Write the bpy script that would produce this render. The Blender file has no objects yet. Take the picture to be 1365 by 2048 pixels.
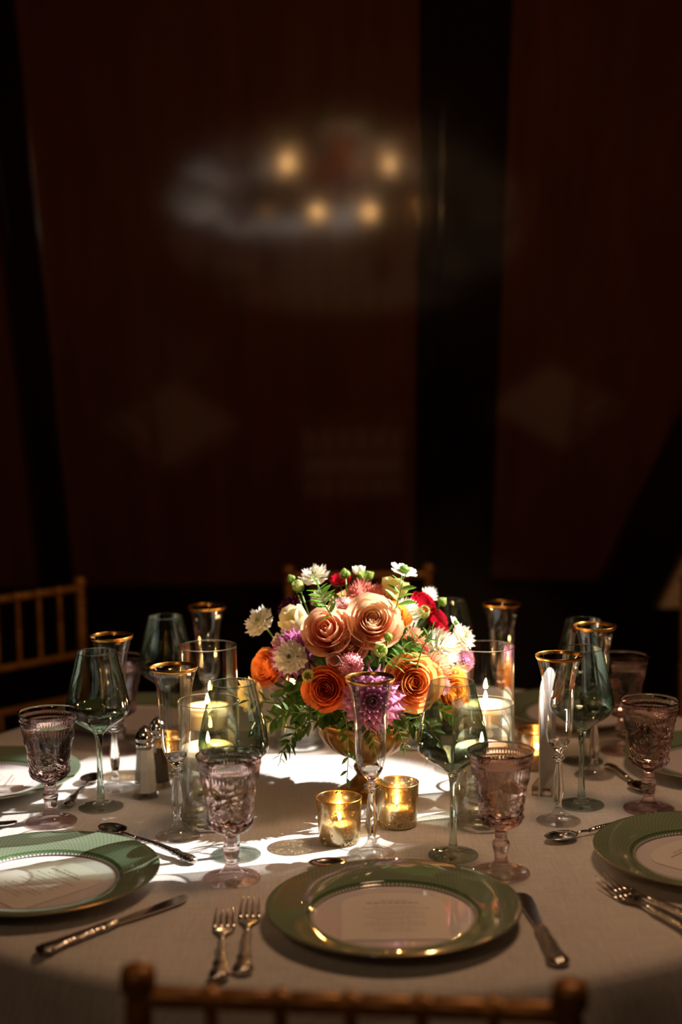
import bpy, bmesh, math, random
from mathutils import Vector, Matrix, Quaternion, noise as mnoise
PI = math.pi
random.seed(7)
S = bpy.context.scene
C = S.collection

# ------------------------------------------------------------------ camera
cam = bpy.data.cameras.new('camera'); camo = bpy.data.objects.new('camera', cam); C.objects.link(camo)
pitch, roll = math.radians(5.963), math.radians(-0.72)
fw = Vector((0, math.cos(pitch), -math.sin(pitch))); rt = Vector((1, 0, 0)); up = Vector((0, math.sin(pitch), math.cos(pitch)))
rt2 = rt*math.cos(roll) + up*math.sin(roll); up2 = -rt*math.sin(roll) + up*math.cos(roll)
M = Matrix((rt2, up2, -fw)).transposed().to_4x4(); M.translation = Vector((0, 0, 1.438))
camo.matrix_world = M
cam.sensor_fit = 'VERTICAL'; cam.sensor_height = 36.0; cam.sensor_width = 24.0; cam.lens = 2844*36/2048
cam.clip_start = 0.05; cam.clip_end = 60
cam.dof.use_dof = True; cam.dof.focus_distance = 2.06; cam.dof.aperture_fstop = 2.0
S.camera = camo

# ------------------------------------------------------------------ world, lights, exposure
w = bpy.data.worlds.new('world'); S.world = w; w.use_nodes = True
w.node_tree.nodes['Background'].inputs[0].default_value = (1.0, 0.62, 0.38, 1); w.node_tree.nodes['Background'].inputs[1].default_value = 0.015
S.view_settings.view_transform = 'Standard'; S.view_settings.look = 'None'; S.view_settings.gamma = 1; S.view_settings.use_curve_mapping = False
S.view_settings.exposure = 0.0
S.cycles.transparent_max_bounces = 40; S.cycles.max_bounces = 20; S.cycles.transmission_bounces = 18
S.cycles.glossy_bounces = 8; S.cycles.diffuse_bounces = 3; S.cycles.sample_clamp_indirect = 6.0
S.cycles.caustics_reflective = True; S.cycles.caustics_refractive = True; S.cycles.blur_glossy = 0.3

def light(name, kind, loc, target, energy, color, **kw):
    d = bpy.data.lights.new(name, kind); d.energy = energy; d.color = color
    for k, v in kw.items(): setattr(d, k, v)
    o = bpy.data.objects.new(name, d); C.objects.link(o); o.location = loc
    o.rotation_euler = (Vector(target) - Vector(loc)).to_track_quat('-Z', 'Y').to_euler()
    return o
SPOT_POS = (1.74, 2.56, 2.50)
light('pin_spot', 'SPOT', SPOT_POS, (-0.175, 2.15, 0.80), 1080, (1.0, 0.95, 0.90), spot_size=math.radians(14.6), spot_blend=0.30, shadow_soft_size=0.012)
light('room_glow', 'AREA', (0.5, 1.9, 2.70), (0.2, 2.3, 0.8), 13.5, (1.0, 0.58, 0.32), shape='DISK', size=0.5)
light('fill_rear', 'AREA', (-0.8, -0.7, 2.70), (-0.5, 0.4, 0.7), 5.0, (1.0, 0.64, 0.38), shape='DISK', size=0.3)  # added warm fill behind the camera, also gives the glasses something to reflect

# ------------------------------------------------------------------ helpers
def lin(c):
    f = lambda v: (v/12.92 if v <= .04045 else ((v+.055)/1.055)**2.4)
    return (f(c[0]/255), f(c[1]/255), f(c[2]/255), 1)
def newmat(name):
    m = bpy.data.materials.new(name); m.use_nodes = True
    nt = m.node_tree; nt.nodes.clear()
    return m, nt, nt.nodes, nt.links
def N(nodes, t, **kw):
    n = nodes.new(t)
    for k, v in kw.items():
        if k in ('operation', 'blend_type', 'noise_dimensions', 'wave_type', 'bands_direction', 'feature', 'attribute_name', 'distance', 'data_type', 'vector_type'): setattr(n, k, v)
        else:
            key = int(k[1:]) if k[0] == 'i' and k[1:].isdigit() else k.replace('_', ' ')
            n.inputs[key].default_value = v
    return n
def finish(nt, shader):
    o = nt.nodes.new('ShaderNodeOutputMaterial'); nt.links.new(shader, o.inputs[0])
def principled(name, col, rough=.5, metal=0, spec=None, **kw):
    m, nt, n, l = newmat(name)
    p = N(n, 'ShaderNodeBsdfPrincipled'); p.inputs['Base Color'].default_value = col; p.inputs['Roughness'].default_value = rough; p.inputs['Metallic'].default_value = metal
    if spec is not None: p.inputs['Specular IOR Level'].default_value = spec
    for k, v in kw.items(): p.inputs[k.replace('_', ' ')].default_value = v
    finish(nt, p.outputs[0]); return m
def ramp(n, pts):
    r = n.new('ShaderNodeValToRGB'); e = r.color_ramp.elements
    e[0].position, e[0].color = pts[0]; e[1].position, e[1].color = pts[-1]
    for p, c in pts[1:-1]:
        x = e.new(p); x.color = c
    return r
g = lambda v: (v, v, v, 1)

def mesh(name, verts, faces, uvs=None, smooth=True):
    me = bpy.data.meshes.new(name); me.from_pydata([tuple(v) for v in verts], [], faces)
    if smooth: me.polygons.foreach_set('use_smooth', [True]*len(me.polygons))
    if uvs:
        uv = me.uv_layers.new(name='uv')
        for lp in me.loops: uv.data[lp.index].uv = uvs[lp.vertex_index]
    me.update(); return me
def obj(name, me, mat=None, parent=None, loc=None, rot=None):
    if mat is not None and len(me.materials) == 0: me.materials.append(mat)
    o = bpy.data.objects.new(name, me); C.objects.link(o)
    if parent: o.parent = parent
    if loc: o.location = loc
    if rot: o.rotation_euler = rot
    return o
def tag(o, label=None, cat=None, group=None, kind=None):
    if label: o['label'] = label
    if cat: o['category'] = cat
    if group: o['group'] = group
    if kind: o['kind'] = kind
    return o
def thing(name, label, cat, loc=(0, 0, 0), rotz=0, group=None):
    o = bpy.data.objects.new(name, None); C.objects.link(o); o.location = loc; o.rotation_euler = (0, 0, rotz); o.empty_display_size = .05
    return tag(o, label, cat, group)
def dup(root, label, loc, rotz=0):
    r = root.copy(); C.objects.link(r); r.location = loc; r.rotation_euler = (0, 0, rotz); r['label'] = label
    for ch in list(root.children):
        c = ch.copy(); C.objects.link(c); c.parent = r
        for gc in list(ch.children):
            d = gc.copy(); C.objects.link(d); d.parent = c
    return r
def spline(pts, n):
    """Catmull-Rom resample of (r,z) pairs"""
    out = []; P = [pts[0]] + list(pts) + [pts[-1]]
    for i in range(1, len(P)-2):
        p0, p1, p2, p3 = P[i-1:i+3]
        for k in range(n):
            t = k/n
            out.append(tuple(.5*((2*p1[j]) + (-p0[j]+p2[j])*t + (2*p0[j]-5*p1[j]+4*p2[j]-p3[j])*t*t + (-p0[j]+3*p1[j]-3*p2[j]+p3[j])*t**3) for j in range(2)))
    out.append(tuple(pts[-1])); return [(max(0, a), b) for a, b in out]
def lathe(name, prof, seg=48, disp=None, smooth=True, cap0=False, cap1=False):
    """prof: list of (r,z); disp(theta,r,z,i)->r"""
    V, F = [], []
    for i, (r, z) in enumerate(prof):
        for k in range(seg):
            t = 2*PI*k/seg; rr = disp(t, r, z, i) if disp else r
            V.append((rr*math.cos(t), rr*math.sin(t), z))
    n = len(prof)
    for i in range(n-1):
        for k in range(seg):
            a, b = i*seg+k, i*seg+(k+1) % seg
            F.append((a, b, b+seg, a+seg))
    if cap0: F.append(tuple(range(seg-1, -1, -1)))
    if cap1: F.append(tuple((n-1)*seg+k for k in range(seg)))
    return mesh(name, V, F, smooth=smooth)
def box(name, x0, x1, y0, y1, z0, z1, bev=0):
    bm = bmesh.new()
    vs = [bm.verts.new((x, y, z)) for x in (x0, x1) for y in (y0, y1) for z in (z0, z1)]
    for f in ((0, 1, 3, 2), (4, 6, 7, 5), (0, 4, 5, 1), (2, 3, 7, 6), (0, 2, 6, 4), (1, 5, 7, 3)): bm.faces.new([vs[i] for i in f])
    bmesh.ops.recalc_face_normals(bm, faces=bm.faces)
    if bev: bmesh.ops.bevel(bm, geom=list(bm.edges), offset=bev, segments=2, affect='EDGES', profile=.6)
    me = bpy.data.meshes.new(name); bm.to_mesh(me); bm.free(); return me
def prism(name, pts, d0, d1, axis='y'):
    """polygon pts in (x,z) extruded along y from d0 to d1 (or (x,y) along z)"""
    n = len(pts); V = []
    for d in (d0, d1):
        for p in pts: V.append((p[0], d, p[1]) if axis == 'y' else (p[0], p[1], d))
    F = [tuple(range(n)), tuple(range(2*n-1, n-1, -1))] + [(i, i+n, (i+1) % n+n, (i+1) % n) for i in range(n)]
    me = mesh(name, V, F, smooth=False)
    bm = bmesh.new(); bm.from_mesh(me); bmesh.ops.recalc_face_normals(bm, faces=bm.faces); bm.to_mesh(me); bm.free()
    return me
def sweep(name, pts, radii, seg=8, flat=1.0, ref=None, caps=True, smooth=True):
    """tube through pts with radii; flat squeezes the second axis"""
    V, F = [], []; P = [Vector(p) for p in pts]; n = len(P)
    for i, p in enumerate(P):
        t = (P[min(i+1, n-1)] - P[max(i-1, 0)]).normalized()
        rf = Vector(ref) if ref else (Vector((0, 0, 1)) if abs(t.z) < .9 else Vector((1, 0, 0)))
        a = t.cross(rf).normalized(); b = a.cross(t).normalized()
        r = radii[i] if isinstance(radii, (list, tuple)) else radii
        ra, rb = (r if isinstance(r, tuple) else (r, r*flat))
        for k in range(seg):
            th = 2*PI*k/seg; V.append(p + a*ra*math.cos(th) + b*rb*math.sin(th))
    for i in range(n-1):
        for k in range(seg):
            x, y = i*seg+k, i*seg+(k+1) % seg; F.append((x, y, y+seg, x+seg))
    if caps: F.append(tuple(range(seg-1, -1, -1))); F.append(tuple((n-1)*seg+k for k in range(seg)))
    return mesh(name, V, F, smooth=smooth)

# ------------------------------------------------------------------ materials
def wood_mat(name, dark, light_, scale=1.0, rough=.16, coat=1.0):
    m, nt, n, l = newmat(name)
    tc = N(n, 'ShaderNodeTexCoord'); mp = N(n, 'ShaderNodeMapping'); mp.inputs['Scale'].default_value = (5*scale, 5*scale, .6*scale)
    l.new(tc.outputs['Object'], mp.inputs[0])
    nz = N(n, 'ShaderNodeTexNoise', Scale=3.0, Detail=6.0, Roughness=.6); l.new(mp.outputs[0], nz.inputs['Vector'])
    mp2 = N(n, 'ShaderNodeMapping'); mp2.inputs['Scale'].default_value = (60*scale, 60*scale, 1.2*scale); l.new(tc.outputs['Object'], mp2.inputs[0])
    nz2 = N(n, 'ShaderNodeTexNoise', Scale=2.0, Detail=3.0); l.new(mp2.outputs[0], nz2.inputs['Vector'])
    mx = N(n, 'ShaderNodeMath', operation='MULTIPLY_ADD', i1=.35, i2=0.0); l.new(nz2.outputs[0], mx.inputs[0])
    ad = N(n, 'ShaderNodeMath', operation='ADD'); l.new(nz.outputs[0], ad.inputs[0]); l.new(mx.outputs[0], ad.inputs[1])
    r = ramp(n, [(.4, dark), (.9, light_)]); l.new(ad.outputs[0], r.inputs[0])
    p = N(n, 'ShaderNodeBsdfPrincipled', Roughness=rough); p.inputs['Specular IOR Level'].default_value = coat
    l.new(r.outputs[0], p.inputs['Base Color'])
    rr = N(n, 'ShaderNodeMapRange'); rr.inputs['To Min'].default_value = rough*.9; rr.inputs['To Max'].default_value = rough*1.25
    l.new(nz.outputs[0], rr.inputs[0]); l.new(rr.outputs[0], p.inputs['Roughness'])
    finish(nt, p.outputs[0]); return m
M_wood = wood_mat('mahogany_panel', lin((62, 33, 20)), lin((84, 46, 27)), rough=.095, coat=.8)
M_wood_dark = wood_mat('dark_stained_wood', lin((14, 7, 5)), lin((24, 12, 8)), rough=.11, coat=.6)
M_floor = wood_mat('floor_boards', lin((60, 30, 15)), lin((95, 52, 26)), .7, .3, .5)
M_plaster = principled('cream_plaster', lin((225, 195, 155)), .8)
M_ceiling = principled('ceiling_paint', lin((120, 95, 70)), .9)

def cloth_mat():
    m, nt, n, l = newmat('white_linen')
    tc = N(n, 'ShaderNodeTexCoord'); p = N(n, 'ShaderNodeBsdfPrincipled', Roughness=.75); p.inputs['Specular IOR Level'].default_value = .25
    p.inputs['Sheen Weight'].default_value = .15
    outs = []
    for sx, sy in ((700, 30), (30, 700)):
        mp = N(n, 'ShaderNodeMapping'); mp.inputs['Scale'].default_value = (sx, sy, 40); l.new(tc.outputs['Object'], mp.inputs[0])
        z = N(n, 'ShaderNodeTexNoise', Scale=1.0, Detail=2.0); l.new(mp.outputs[0], z.inputs['Vector']); outs.append(z)
    ad = N(n, 'ShaderNodeMath', operation='ADD'); l.new(outs[0].outputs[0], ad.inputs[0]); l.new(outs[1].outputs[0], ad.inputs[1])
    r = ramp(n, [(.3, lin((174, 168, 163))), (.7, lin((206, 202, 197)))])
    hf = N(n, 'ShaderNodeMath', operation='MULTIPLY', i1=.5); l.new(ad.outputs[0], hf.inputs[0]); l.new(hf.outputs[0], r.inputs[0])
    l.new(r.outputs[0], p.inputs['Base Color'])
    b = N(n, 'ShaderNodeBump', Strength=.35, Distance=.0006); l.new(ad.outputs[0], b.inputs['Height']); l.new(b.outputs[0], p.inputs['Normal'])
    finish(nt, p.outputs[0]); return m
M_cloth = cloth_mat()

def thin_glass(name, tint, strength=1.0, rough=0.0):
    """a thin blown wall: Fresnel gloss over a see-through tint that deepens where the wall is seen edge-on"""
    m, nt, n, l = newmat(name)
    lw = N(n, 'ShaderNodeLayerWeight', Blend=.5)
    c = N(n, 'ShaderNodeMath', operation='SUBTRACT', i0=1.0); l.new(lw.outputs['Facing'], c.inputs[1])
    mx = N(n, 'ShaderNodeMath', operation='MAXIMUM', i1=.10); l.new(c.outputs[0], mx.inputs[0])
    inv = N(n, 'ShaderNodeMath', operation='DIVIDE', i0=strength); l.new(mx.outputs[0], inv.inputs[1])
    gm = N(n, 'ShaderNodeGamma'); gm.inputs['Color'].default_value = tint; l.new(inv.outputs[0], gm.inputs['Gamma'])
    tr = N(n, 'ShaderNodeBsdfTransparent'); l.new(gm.outputs[0], tr.inputs[0])
    gl = N(n, 'ShaderNodeBsdfGlossy', Roughness=rough); gl.inputs[0].default_value = g(1)
    fr = N(n, 'ShaderNodeFresnel', IOR=1.5); f2 = N(n, 'ShaderNodeMath', operation='MULTIPLY', i1=1.25); f2.use_clamp = True; l.new(fr.outputs[0], f2.inputs[0])
    geo = N(n, 'ShaderNodeNewGeometry')
    mixf = N(n, 'ShaderNodeMath', operation='MINIMUM', i1=.6); l.new(f2.outputs[0], mixf.inputs[0])
    ms = N(n, 'ShaderNodeMixShader'); l.new(mixf.outputs[0], ms.inputs[0]); l.new(tr.outputs[0], ms.inputs[1]); l.new(gl.outputs[0], ms.inputs[2])
    finish(nt, ms.outputs[0]); return m
def solid_glass(name, col, ior=1.5, rough=0.0, clear=0.0):
    """refracting glass; `clear` is the share of light that passes straight through"""
    m, nt, n, l = newmat(name)
    p = N(n, 'ShaderNodeBsdfGlass', Roughness=rough, IOR=ior); p.inputs[0].default_value = col
    if clear:
        tr = N(n, 'ShaderNodeBsdfTransparent'); tr.inputs[0].default_value = col
        ms = N(n, 'ShaderNodeMixShader'); ms.inputs[0].default_value = clear; l.new(p.outputs[0], ms.inputs[1]); l.new(tr.outputs[0], ms.inputs[2]); finish(nt, ms.outputs[0])
    else: finish(nt, p.outputs[0])
    return m
M_clear_thin = thin_glass('clear_blown_glass', (.965, .96, .955, 1))
M_green_thin = thin_glass('smoky_green_blown_glass', (.74, .80, .755, 1))
M_vase_thin = thin_glass('clear_cylinder_glass', (.955, .965, .945, 1))
M_clear = solid_glass('clear_pressed_glass', (.99, .99, .99, 1), 1.5, 0, 0)
M_green = solid_glass('smoky_green_glass', (.80, .88, .83, 1), 1.5, 0, 0)
M_pink = solid_glass('pink_pressed_glass', (.95, .87, .865, 1), 1.45, 0, 0)
M_water = solid_glass('water', (.99, .995, .985, 1), 1.33, 0, 0)
M_vase_water = thin_glass('still_water_in_cylinder', (.965, .97, .945, 1), .5)
M_foot_clear = thin_glass('clear_glass_foot', (.97, .97, .965, 1), .6)
M_foot_green = thin_glass('smoky_green_glass_foot', (.84, .88, .85, 1), .5)
M_foot_pink = thin_glass('pink_glass_foot', (.94, .865, .86, 1), .5)
M_gold = principled('gold_leaf_band', lin((206, 148, 66)), .28, 1)
M_brass = None
def brass_mat():
    m, nt, n, l = newmat('aged_gold_metal')
    tc = N(n, 'ShaderNodeTexCoord'); z = N(n, 'ShaderNodeTexNoise', Scale=60.0, Detail=4.0); l.new(tc.outputs['Object'], z.inputs['Vector'])
    r = ramp(n, [(.3, lin((112, 80, 34))), (.7, lin((170, 130, 66)))]); l.new(z.outputs[0], r.inputs[0])
    p = N(n, 'ShaderNodeBsdfPrincipled', Roughness=.42, Metallic=.8); l.new(r.outputs[0], p.inputs['Base Color'])
    rr = N(n, 'ShaderNodeMapRange'); rr.inputs['To Min'].default_value = .34; rr.inputs['To Max'].default_value = .55; l.new(z.outputs[0], rr.inputs[0]); l.new(rr.outputs[0], p.inputs['Roughness'])
    b = N(n, 'ShaderNodeBump', Strength=.2, Distance=.001); l.new(z.outputs[0], b.inputs['Height']); l.new(b.outputs[0], p.inputs['Normal'])
    finish(nt, p.outputs[0]); return m
M_brass = brass_mat()
def chair_mat():
    m, nt, n, l = newmat('gold_painted_wood')
    tc = N(n, 'ShaderNodeTexCoord'); z = N(n, 'ShaderNodeTexNoise', Scale=25.0, Detail=4.0); l.new(tc.outputs['Object'], z.inputs['Vector'])
    r = ramp(n, [(.3, lin((120, 76, 26))), (.75, lin((166, 114, 46)))]); l.new(z.outputs[0], r.inputs[0])
    p = N(n, 'ShaderNodeBsdfPrincipled', Roughness=.42, Metallic=.35); l.new(r.outputs[0], p.inputs['Base Color'])
    finish(nt, p.outputs[0]); return m
M_chair = chair_mat()
M_cushion = principled('ivory_cushion', lin((225, 212, 190)), .8)
M_silver = principled('silver_plate', lin((205, 198, 192)), .14, 1)
def ornate_silver():
    m, nt, n, l = newmat('ornate_silver')
    tc = N(n, 'ShaderNodeTexCoord'); v = N(n, 'ShaderNodeTexVoronoi', Scale=330.0); l.new(tc.outputs['Object'], v.inputs['Vector'])
    p = N(n, 'ShaderNodeBsdfPrincipled', Roughness=.2, Metallic=1.0)
    r = ramp(n, [(.0, lin((70, 62, 56))), (.45, lin((205, 198, 190)))]); l.new(v.outputs['Distance'], r.inputs[0]); l.new(r.outputs[0], p.inputs['Base Color'])
    b = N(n, 'ShaderNodeBump', Strength=.8, Distance=.001); l.new(v.outputs['Distance'], b.inputs['Height']); l.new(b.outputs[0], p.inputs['Normal'])
    finish(nt, p.outputs[0]); return m
M_ornate = ornate_silver()
M_wax = principled('candle_wax', lin((250, 240, 222)), .45, 0, None, Subsurface_Weight=.5, Subsurface_Radius=(.02, .012, .006), Subsurface_Scale=.5)
M_wick = principled('wick', lin((40, 30, 25)), .9)
def flame_mat():
    m, nt, n, l = newmat('candle_flame')
    e = N(n, 'ShaderNodeEmission', Strength=800.0); e.inputs[0].default_value = (1, .48, .16, 1); finish(nt, e.outputs[0]); return m
M_flame = flame_mat()
def mercury():
    m, nt, n, l = newmat('gold_mercury_glass')
    tc = N(n, 'ShaderNodeTexCoord')
    v = N(n, 'ShaderNodeTexVoronoi', Scale=240.0); l.new(tc.outputs['Object'], v.inputs['Vector'])
    z = N(n, 'ShaderNodeTexNoise', Scale=45.0, Detail=5.0, Roughness=.7); l.new(tc.outputs['Object'], z.inputs['Vector'])
    zb = N(n, 'ShaderNodeTexNoise', Scale=9.0, Detail=2.0); mpz = N(n, 'ShaderNodeMapping'); mpz.inputs['Scale'].default_value = (3, 3, .8); l.new(tc.outputs['Object'], mpz.inputs[0]); l.new(mpz.outputs[0], zb.inputs['Vector'])
    lt = N(n, 'ShaderNodeMath', operation='LESS_THAN', i1=.34); l.new(v.outputs['Distance'], lt.inputs[0])
    gt = N(n, 'ShaderNodeMath', operation='GREATER_THAN', i1=.49); l.new(z.outputs[0], gt.inputs[0])
    sp = N(n, 'ShaderNodeMath', operation='MULTIPLY'); l.new(lt.outputs[0], sp.inputs[0]); l.new(gt.outputs[0], sp.inputs[1])
    bs = N(n, 'ShaderNodeMapRange'); bs.inputs['From Min'].default_value = .35; bs.inputs['From Max'].default_value = .65; bs.inputs['To Min'].default_value = .20; bs.inputs['To Max'].default_value = .42; l.new(zb.outputs[0], bs.inputs[0])
    fac = N(n, 'ShaderNodeMath', operation='MAXIMUM'); l.new(sp.outputs[0], fac.inputs[0]); l.new(bs.outputs[0], fac.inputs[1])
    tr = N(n, 'ShaderNodeBsdfTransparent'); tr.inputs[0].default_value = (.95, .86, .66, 1)
    p = N(n, 'ShaderNodeBsdfPrincipled', Roughness=.2, Metallic=1.0); p.inputs['Base Color'].default_value = lin((198, 182, 148))
    ms = N(n, 'ShaderNodeMixShader'); l.new(fac.outputs[0], ms.inputs[0]); l.new(p.outputs[0], ms.inputs[1]); l.new(tr.outputs[0], ms.inputs[2])
    finish(nt, ms.outputs[0]); return m
M_mercury = mercury()
M_paper = principled('card_stock', lin((204, 196, 190)), .6)
M_print = principled('printed_ink', lin((150, 136, 130)), .7)
def plate_mat():
    """glazed porcelain: green woven border, white well with a toothed green fringe (pattern is the plate's own print)"""
    m, nt, n, l = newmat('green_border_porcelain')
    tc = N(n, 'ShaderNodeTexCoord'); sx = N(n, 'ShaderNodeSeparateXYZ'); l.new(tc.outputs['Object'], sx.inputs[0])
    def mth(op, a, b=None, c=None):
        q = n.new('ShaderNodeMath'); q.operation = op
        for i, v in enumerate((a, b, c)):
            if v is None: continue
            if isinstance(v, (int, float)): q.inputs[i].default_value = v
            else: l.new(v, q.inputs[i])
        return q.outputs[0]
    x, y = sx.outputs[0], sx.outputs[1]
    r = mth('SQRT', mth('ADD', mth('MULTIPLY', x, x), mth('MULTIPLY', y, y)))
    th = mth('ARCTAN2', y, x)
    ring = mth('DIVIDE', r, .0042); row = mth('FLOOR', ring)
    sh = mth('MULTIPLY', mth('MODULO', row, 2.0), .5)
    a = mth('ADD', mth('MULTIPLY', th, 130/(2*PI)), sh)
    fa = mth('ABSOLUTE', mth('SUBTRACT', mth('FRACT', a), .5)); fr_ = mth('ABSOLUTE', mth('SUBTRACT', mth('FRACT', ring), .5))
    d = mth('ADD', mth('MULTIPLY', fa, 1.0), mth('MULTIPLY', fr_, 1.3))
    dot = mth('LESS_THAN', d, .30)
    green = N(n, 'ShaderNodeMix', data_type='RGBA'); green.inputs['A'].default_value = lin((114, 127, 104)); green.inputs['B'].default_value = lin((80, 93, 74)); l.new(dot, green.inputs['Factor'])
    tooth = mth('MULTIPLY', mth('ABSOLUTE', mth('SUBTRACT', mth('FRACT', mth('MULTIPLY', th, 120/(2*PI))), .5)), .007)
    isr = mth('GREATER_THAN', r, mth('SUBTRACT', .1045, mth('ADD', tooth, .002)))
    line = mth('MULTIPLY', mth('GREATER_THAN', r, .1035), mth('LESS_THAN', r, .1065))
    c1 = N(n, 'ShaderNodeMix', data_type='RGBA'); c1.inputs['A'].default_value = lin((206, 198, 200)); l.new(isr, c1.inputs['Factor']); l.new(green.outputs['Result'], c1.inputs['B'])
    c2 = N(n, 'ShaderNodeMix', data_type='RGBA'); c2.inputs['B'].default_value = lin((70, 98, 62)); l.new(line, c2.inputs['Factor']); l.new(c1.outputs['Result'], c2.inputs['A'])
    # underside stays white
    gm = N(n, 'ShaderNodeNewGeometry'); tcz = N(n, 'ShaderNodeSeparateXYZ'); l.new(gm.outputs['Normal'], tcz.inputs[0])
    und = mth('LESS_THAN', tcz.outputs[2], -.05)
    c3 = N(n, 'ShaderNodeMix', data_type='RGBA'); c3.inputs['B'].default_value = lin((226, 220, 210)); l.new(und, c3.inputs['Factor']); l.new(c2.outputs['Result'], c3.inputs['A'])
    p = N(n, 'ShaderNodeBsdfPrincipled', Roughness=.05); p.inputs['Specular IOR Level'].default_value = .6; l.new(c3.outputs['Result'], p.inputs['Base Color'])
    hh = mth('MULTIPLY', mth('SUBTRACT', 1.0, dot), mth('GREATER_THAN', r, .107))
    b = N(n, 'ShaderNodeBump', Strength=.25, Distance=.0004); l.new(hh, b.inputs['Height']); l.new(b.outputs[0], p.inputs['Normal'])
    finish(nt, p.outputs[0]); return m
M_plate = plate_mat()
_pm = {}
PAL = dict(peach=((246, 132, 74), (255, 228, 190)), peach_pink=((236, 130, 92), (254, 208, 172)), orange=((226, 84, 28), (255, 156, 86)),
  apricot=((242, 124, 40), (255, 196, 124)), orange_light=((236, 112, 40), (255, 176, 100)), yellow_orange=((226, 124, 20), (252, 178, 78)),
  lilac=((146, 62, 122), (240, 180, 216)), lilac_rose=((128, 50, 104), (214, 136, 184)), burgundy=((38, 4, 24), (88, 12, 54)),
  white=((232, 226, 190), (250, 247, 236)), cream=((226, 208, 140), (240, 228, 188)), butter=((224, 202, 104), (242, 228, 160)),
  green=((96, 136, 40), (176, 198, 104)), lime=((140, 168, 52), (216, 222, 146)), blush=((224, 160, 148), (242, 210, 202)),
  pink=((226, 128, 138), (250, 200, 204)), celosia=((222, 108, 100), (246, 172, 158)), crimson=((120, 0, 20), (214, 20, 52)),
  blush_peach=((230, 134, 92), (244, 200, 166)), coral=((214, 58, 58), (232, 116, 104)))
def petal_mat(p):
    if p in _pm: return _pm[p]
    m, nt, n, l = newmat('petal_'+p)
    uv = N(n, 'ShaderNodeUVMap'); sx = N(n, 'ShaderNodeSeparateXYZ'); l.new(uv.outputs[0], sx.inputs[0])
    tc = N(n, 'ShaderNodeTexCoord'); z = N(n, 'ShaderNodeTexNoise', Scale=3.0, Detail=3.0); l.new(tc.outputs['Object'], z.inputs['Vector'])
    f = N(n, 'ShaderNodeMath', operation='MULTIPLY_ADD', i1=.35, i2=-.17); l.new(z.outputs[0], f.inputs[0])
    ad = N(n, 'ShaderNodeMath', operation='ADD'); l.new(sx.outputs[1], ad.inputs[0]); l.new(f.outputs[0], ad.inputs[1])
    r = ramp(n, [(.15, lin(PAL[p][0])), (.95, lin(PAL[p][1]))]); l.new(ad.outputs[0], r.inputs[0])
    pr = N(n, 'ShaderNodeBsdfPrincipled', Roughness=.5); pr.inputs['Specular IOR Level'].default_value = .3; l.new(r.outputs[0], pr.inputs['Base Color'])
    tl = N(n, 'ShaderNodeBsdfTranslucent'); l.new(r.outputs[0], tl.inputs[0])
    wv = N(n, 'ShaderNodeTexWave', Scale=9.0, Distortion=1.5); wv.bands_direction = 'X'; l.new(uv.outputs[0], wv.inputs['Vector'])
    b = N(n, 'ShaderNodeBump', Strength=.15, Distance=.02); l.new(wv.outputs[1], b.inputs['Height']); l.new(b.outputs[0], pr.inputs['Normal'])
    ms = N(n, 'ShaderNodeMixShader'); ms.inputs[0].default_value = .42; l.new(pr.outputs[0], ms.inputs[1]); l.new(tl.outputs[0], ms.inputs[2])
    finish(nt, ms.outputs[0]); _pm[p] = m; return m
def leaf_mat(name, c0, c1):
    m, nt, n, l = newmat(name)
    oi = N(n, 'ShaderNodeTexCoord'); z = N(n, 'ShaderNodeTexNoise', Scale=22.0, Detail=2.0); l.new(oi.outputs['Object'], z.inputs['Vector'])
    r = ramp(n, [(.3, lin(c0)), (.7, lin(c1))]); l.new(z.outputs[0], r.inputs[0])
    pr = N(n, 'ShaderNodeBsdfPrincipled', Roughness=.4); l.new(r.outputs[0], pr.inputs['Base Color'])
    tl = N(n, 'ShaderNodeBsdfTranslucent'); l.new(r.outputs[0], tl.inputs[0])
    ms = N(n, 'ShaderNodeMixShader'); ms.inputs[0].default_value = .25; l.new(pr.outputs[0], ms.inputs[1]); l.new(tl.outputs[0], ms.inputs[2])
    finish(nt, ms.outputs[0]); return m
M_leaf = leaf_mat('leaf_green', (38, 66, 22), (84, 122, 48))
M_leaf_bright = leaf_mat('leaf_fresh_green', (84, 138, 34), (134, 184, 64))
M_stem = principled('stem_green', lin((120, 150, 58)), .5)
M_dark = principled('flower_eye', lin((60, 40, 30)), .8)

# ------------------------------------------------------------------ the room
TZ = 0.76                                   # height of the table top
CX, CY, TR = 0.02, 2.24, 0.762              # table centre and radius
def struct(name, me, mat, parent=None, **k):
    o = obj(name, me, mat, parent, **k)
    if not parent: o['kind'] = 'structure'
    return o
struct('floor', box('floor', -3.6, 3.6, -2.6, 6.2, -.1, 0), M_floor)
struct('ceiling', box('ceiling', -3.6, 3.6, -2.6, 6.2, 2.78, 2.88), M_ceiling)
struct('wall_left', box('wall_left', -3.7, -3.6, -2.6, 6.2, 0, 2.8), M_wood_dark)
struct('wall_right', box('wall_right', 3.6, 3.7, -2.6, 6.2, 0, 2.8), M_wood_dark)
struct('wall_front', box('wall_front', -3.6, 3.6, -2.7, -2.6, 0, 2.8), M_wood_dark)
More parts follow.
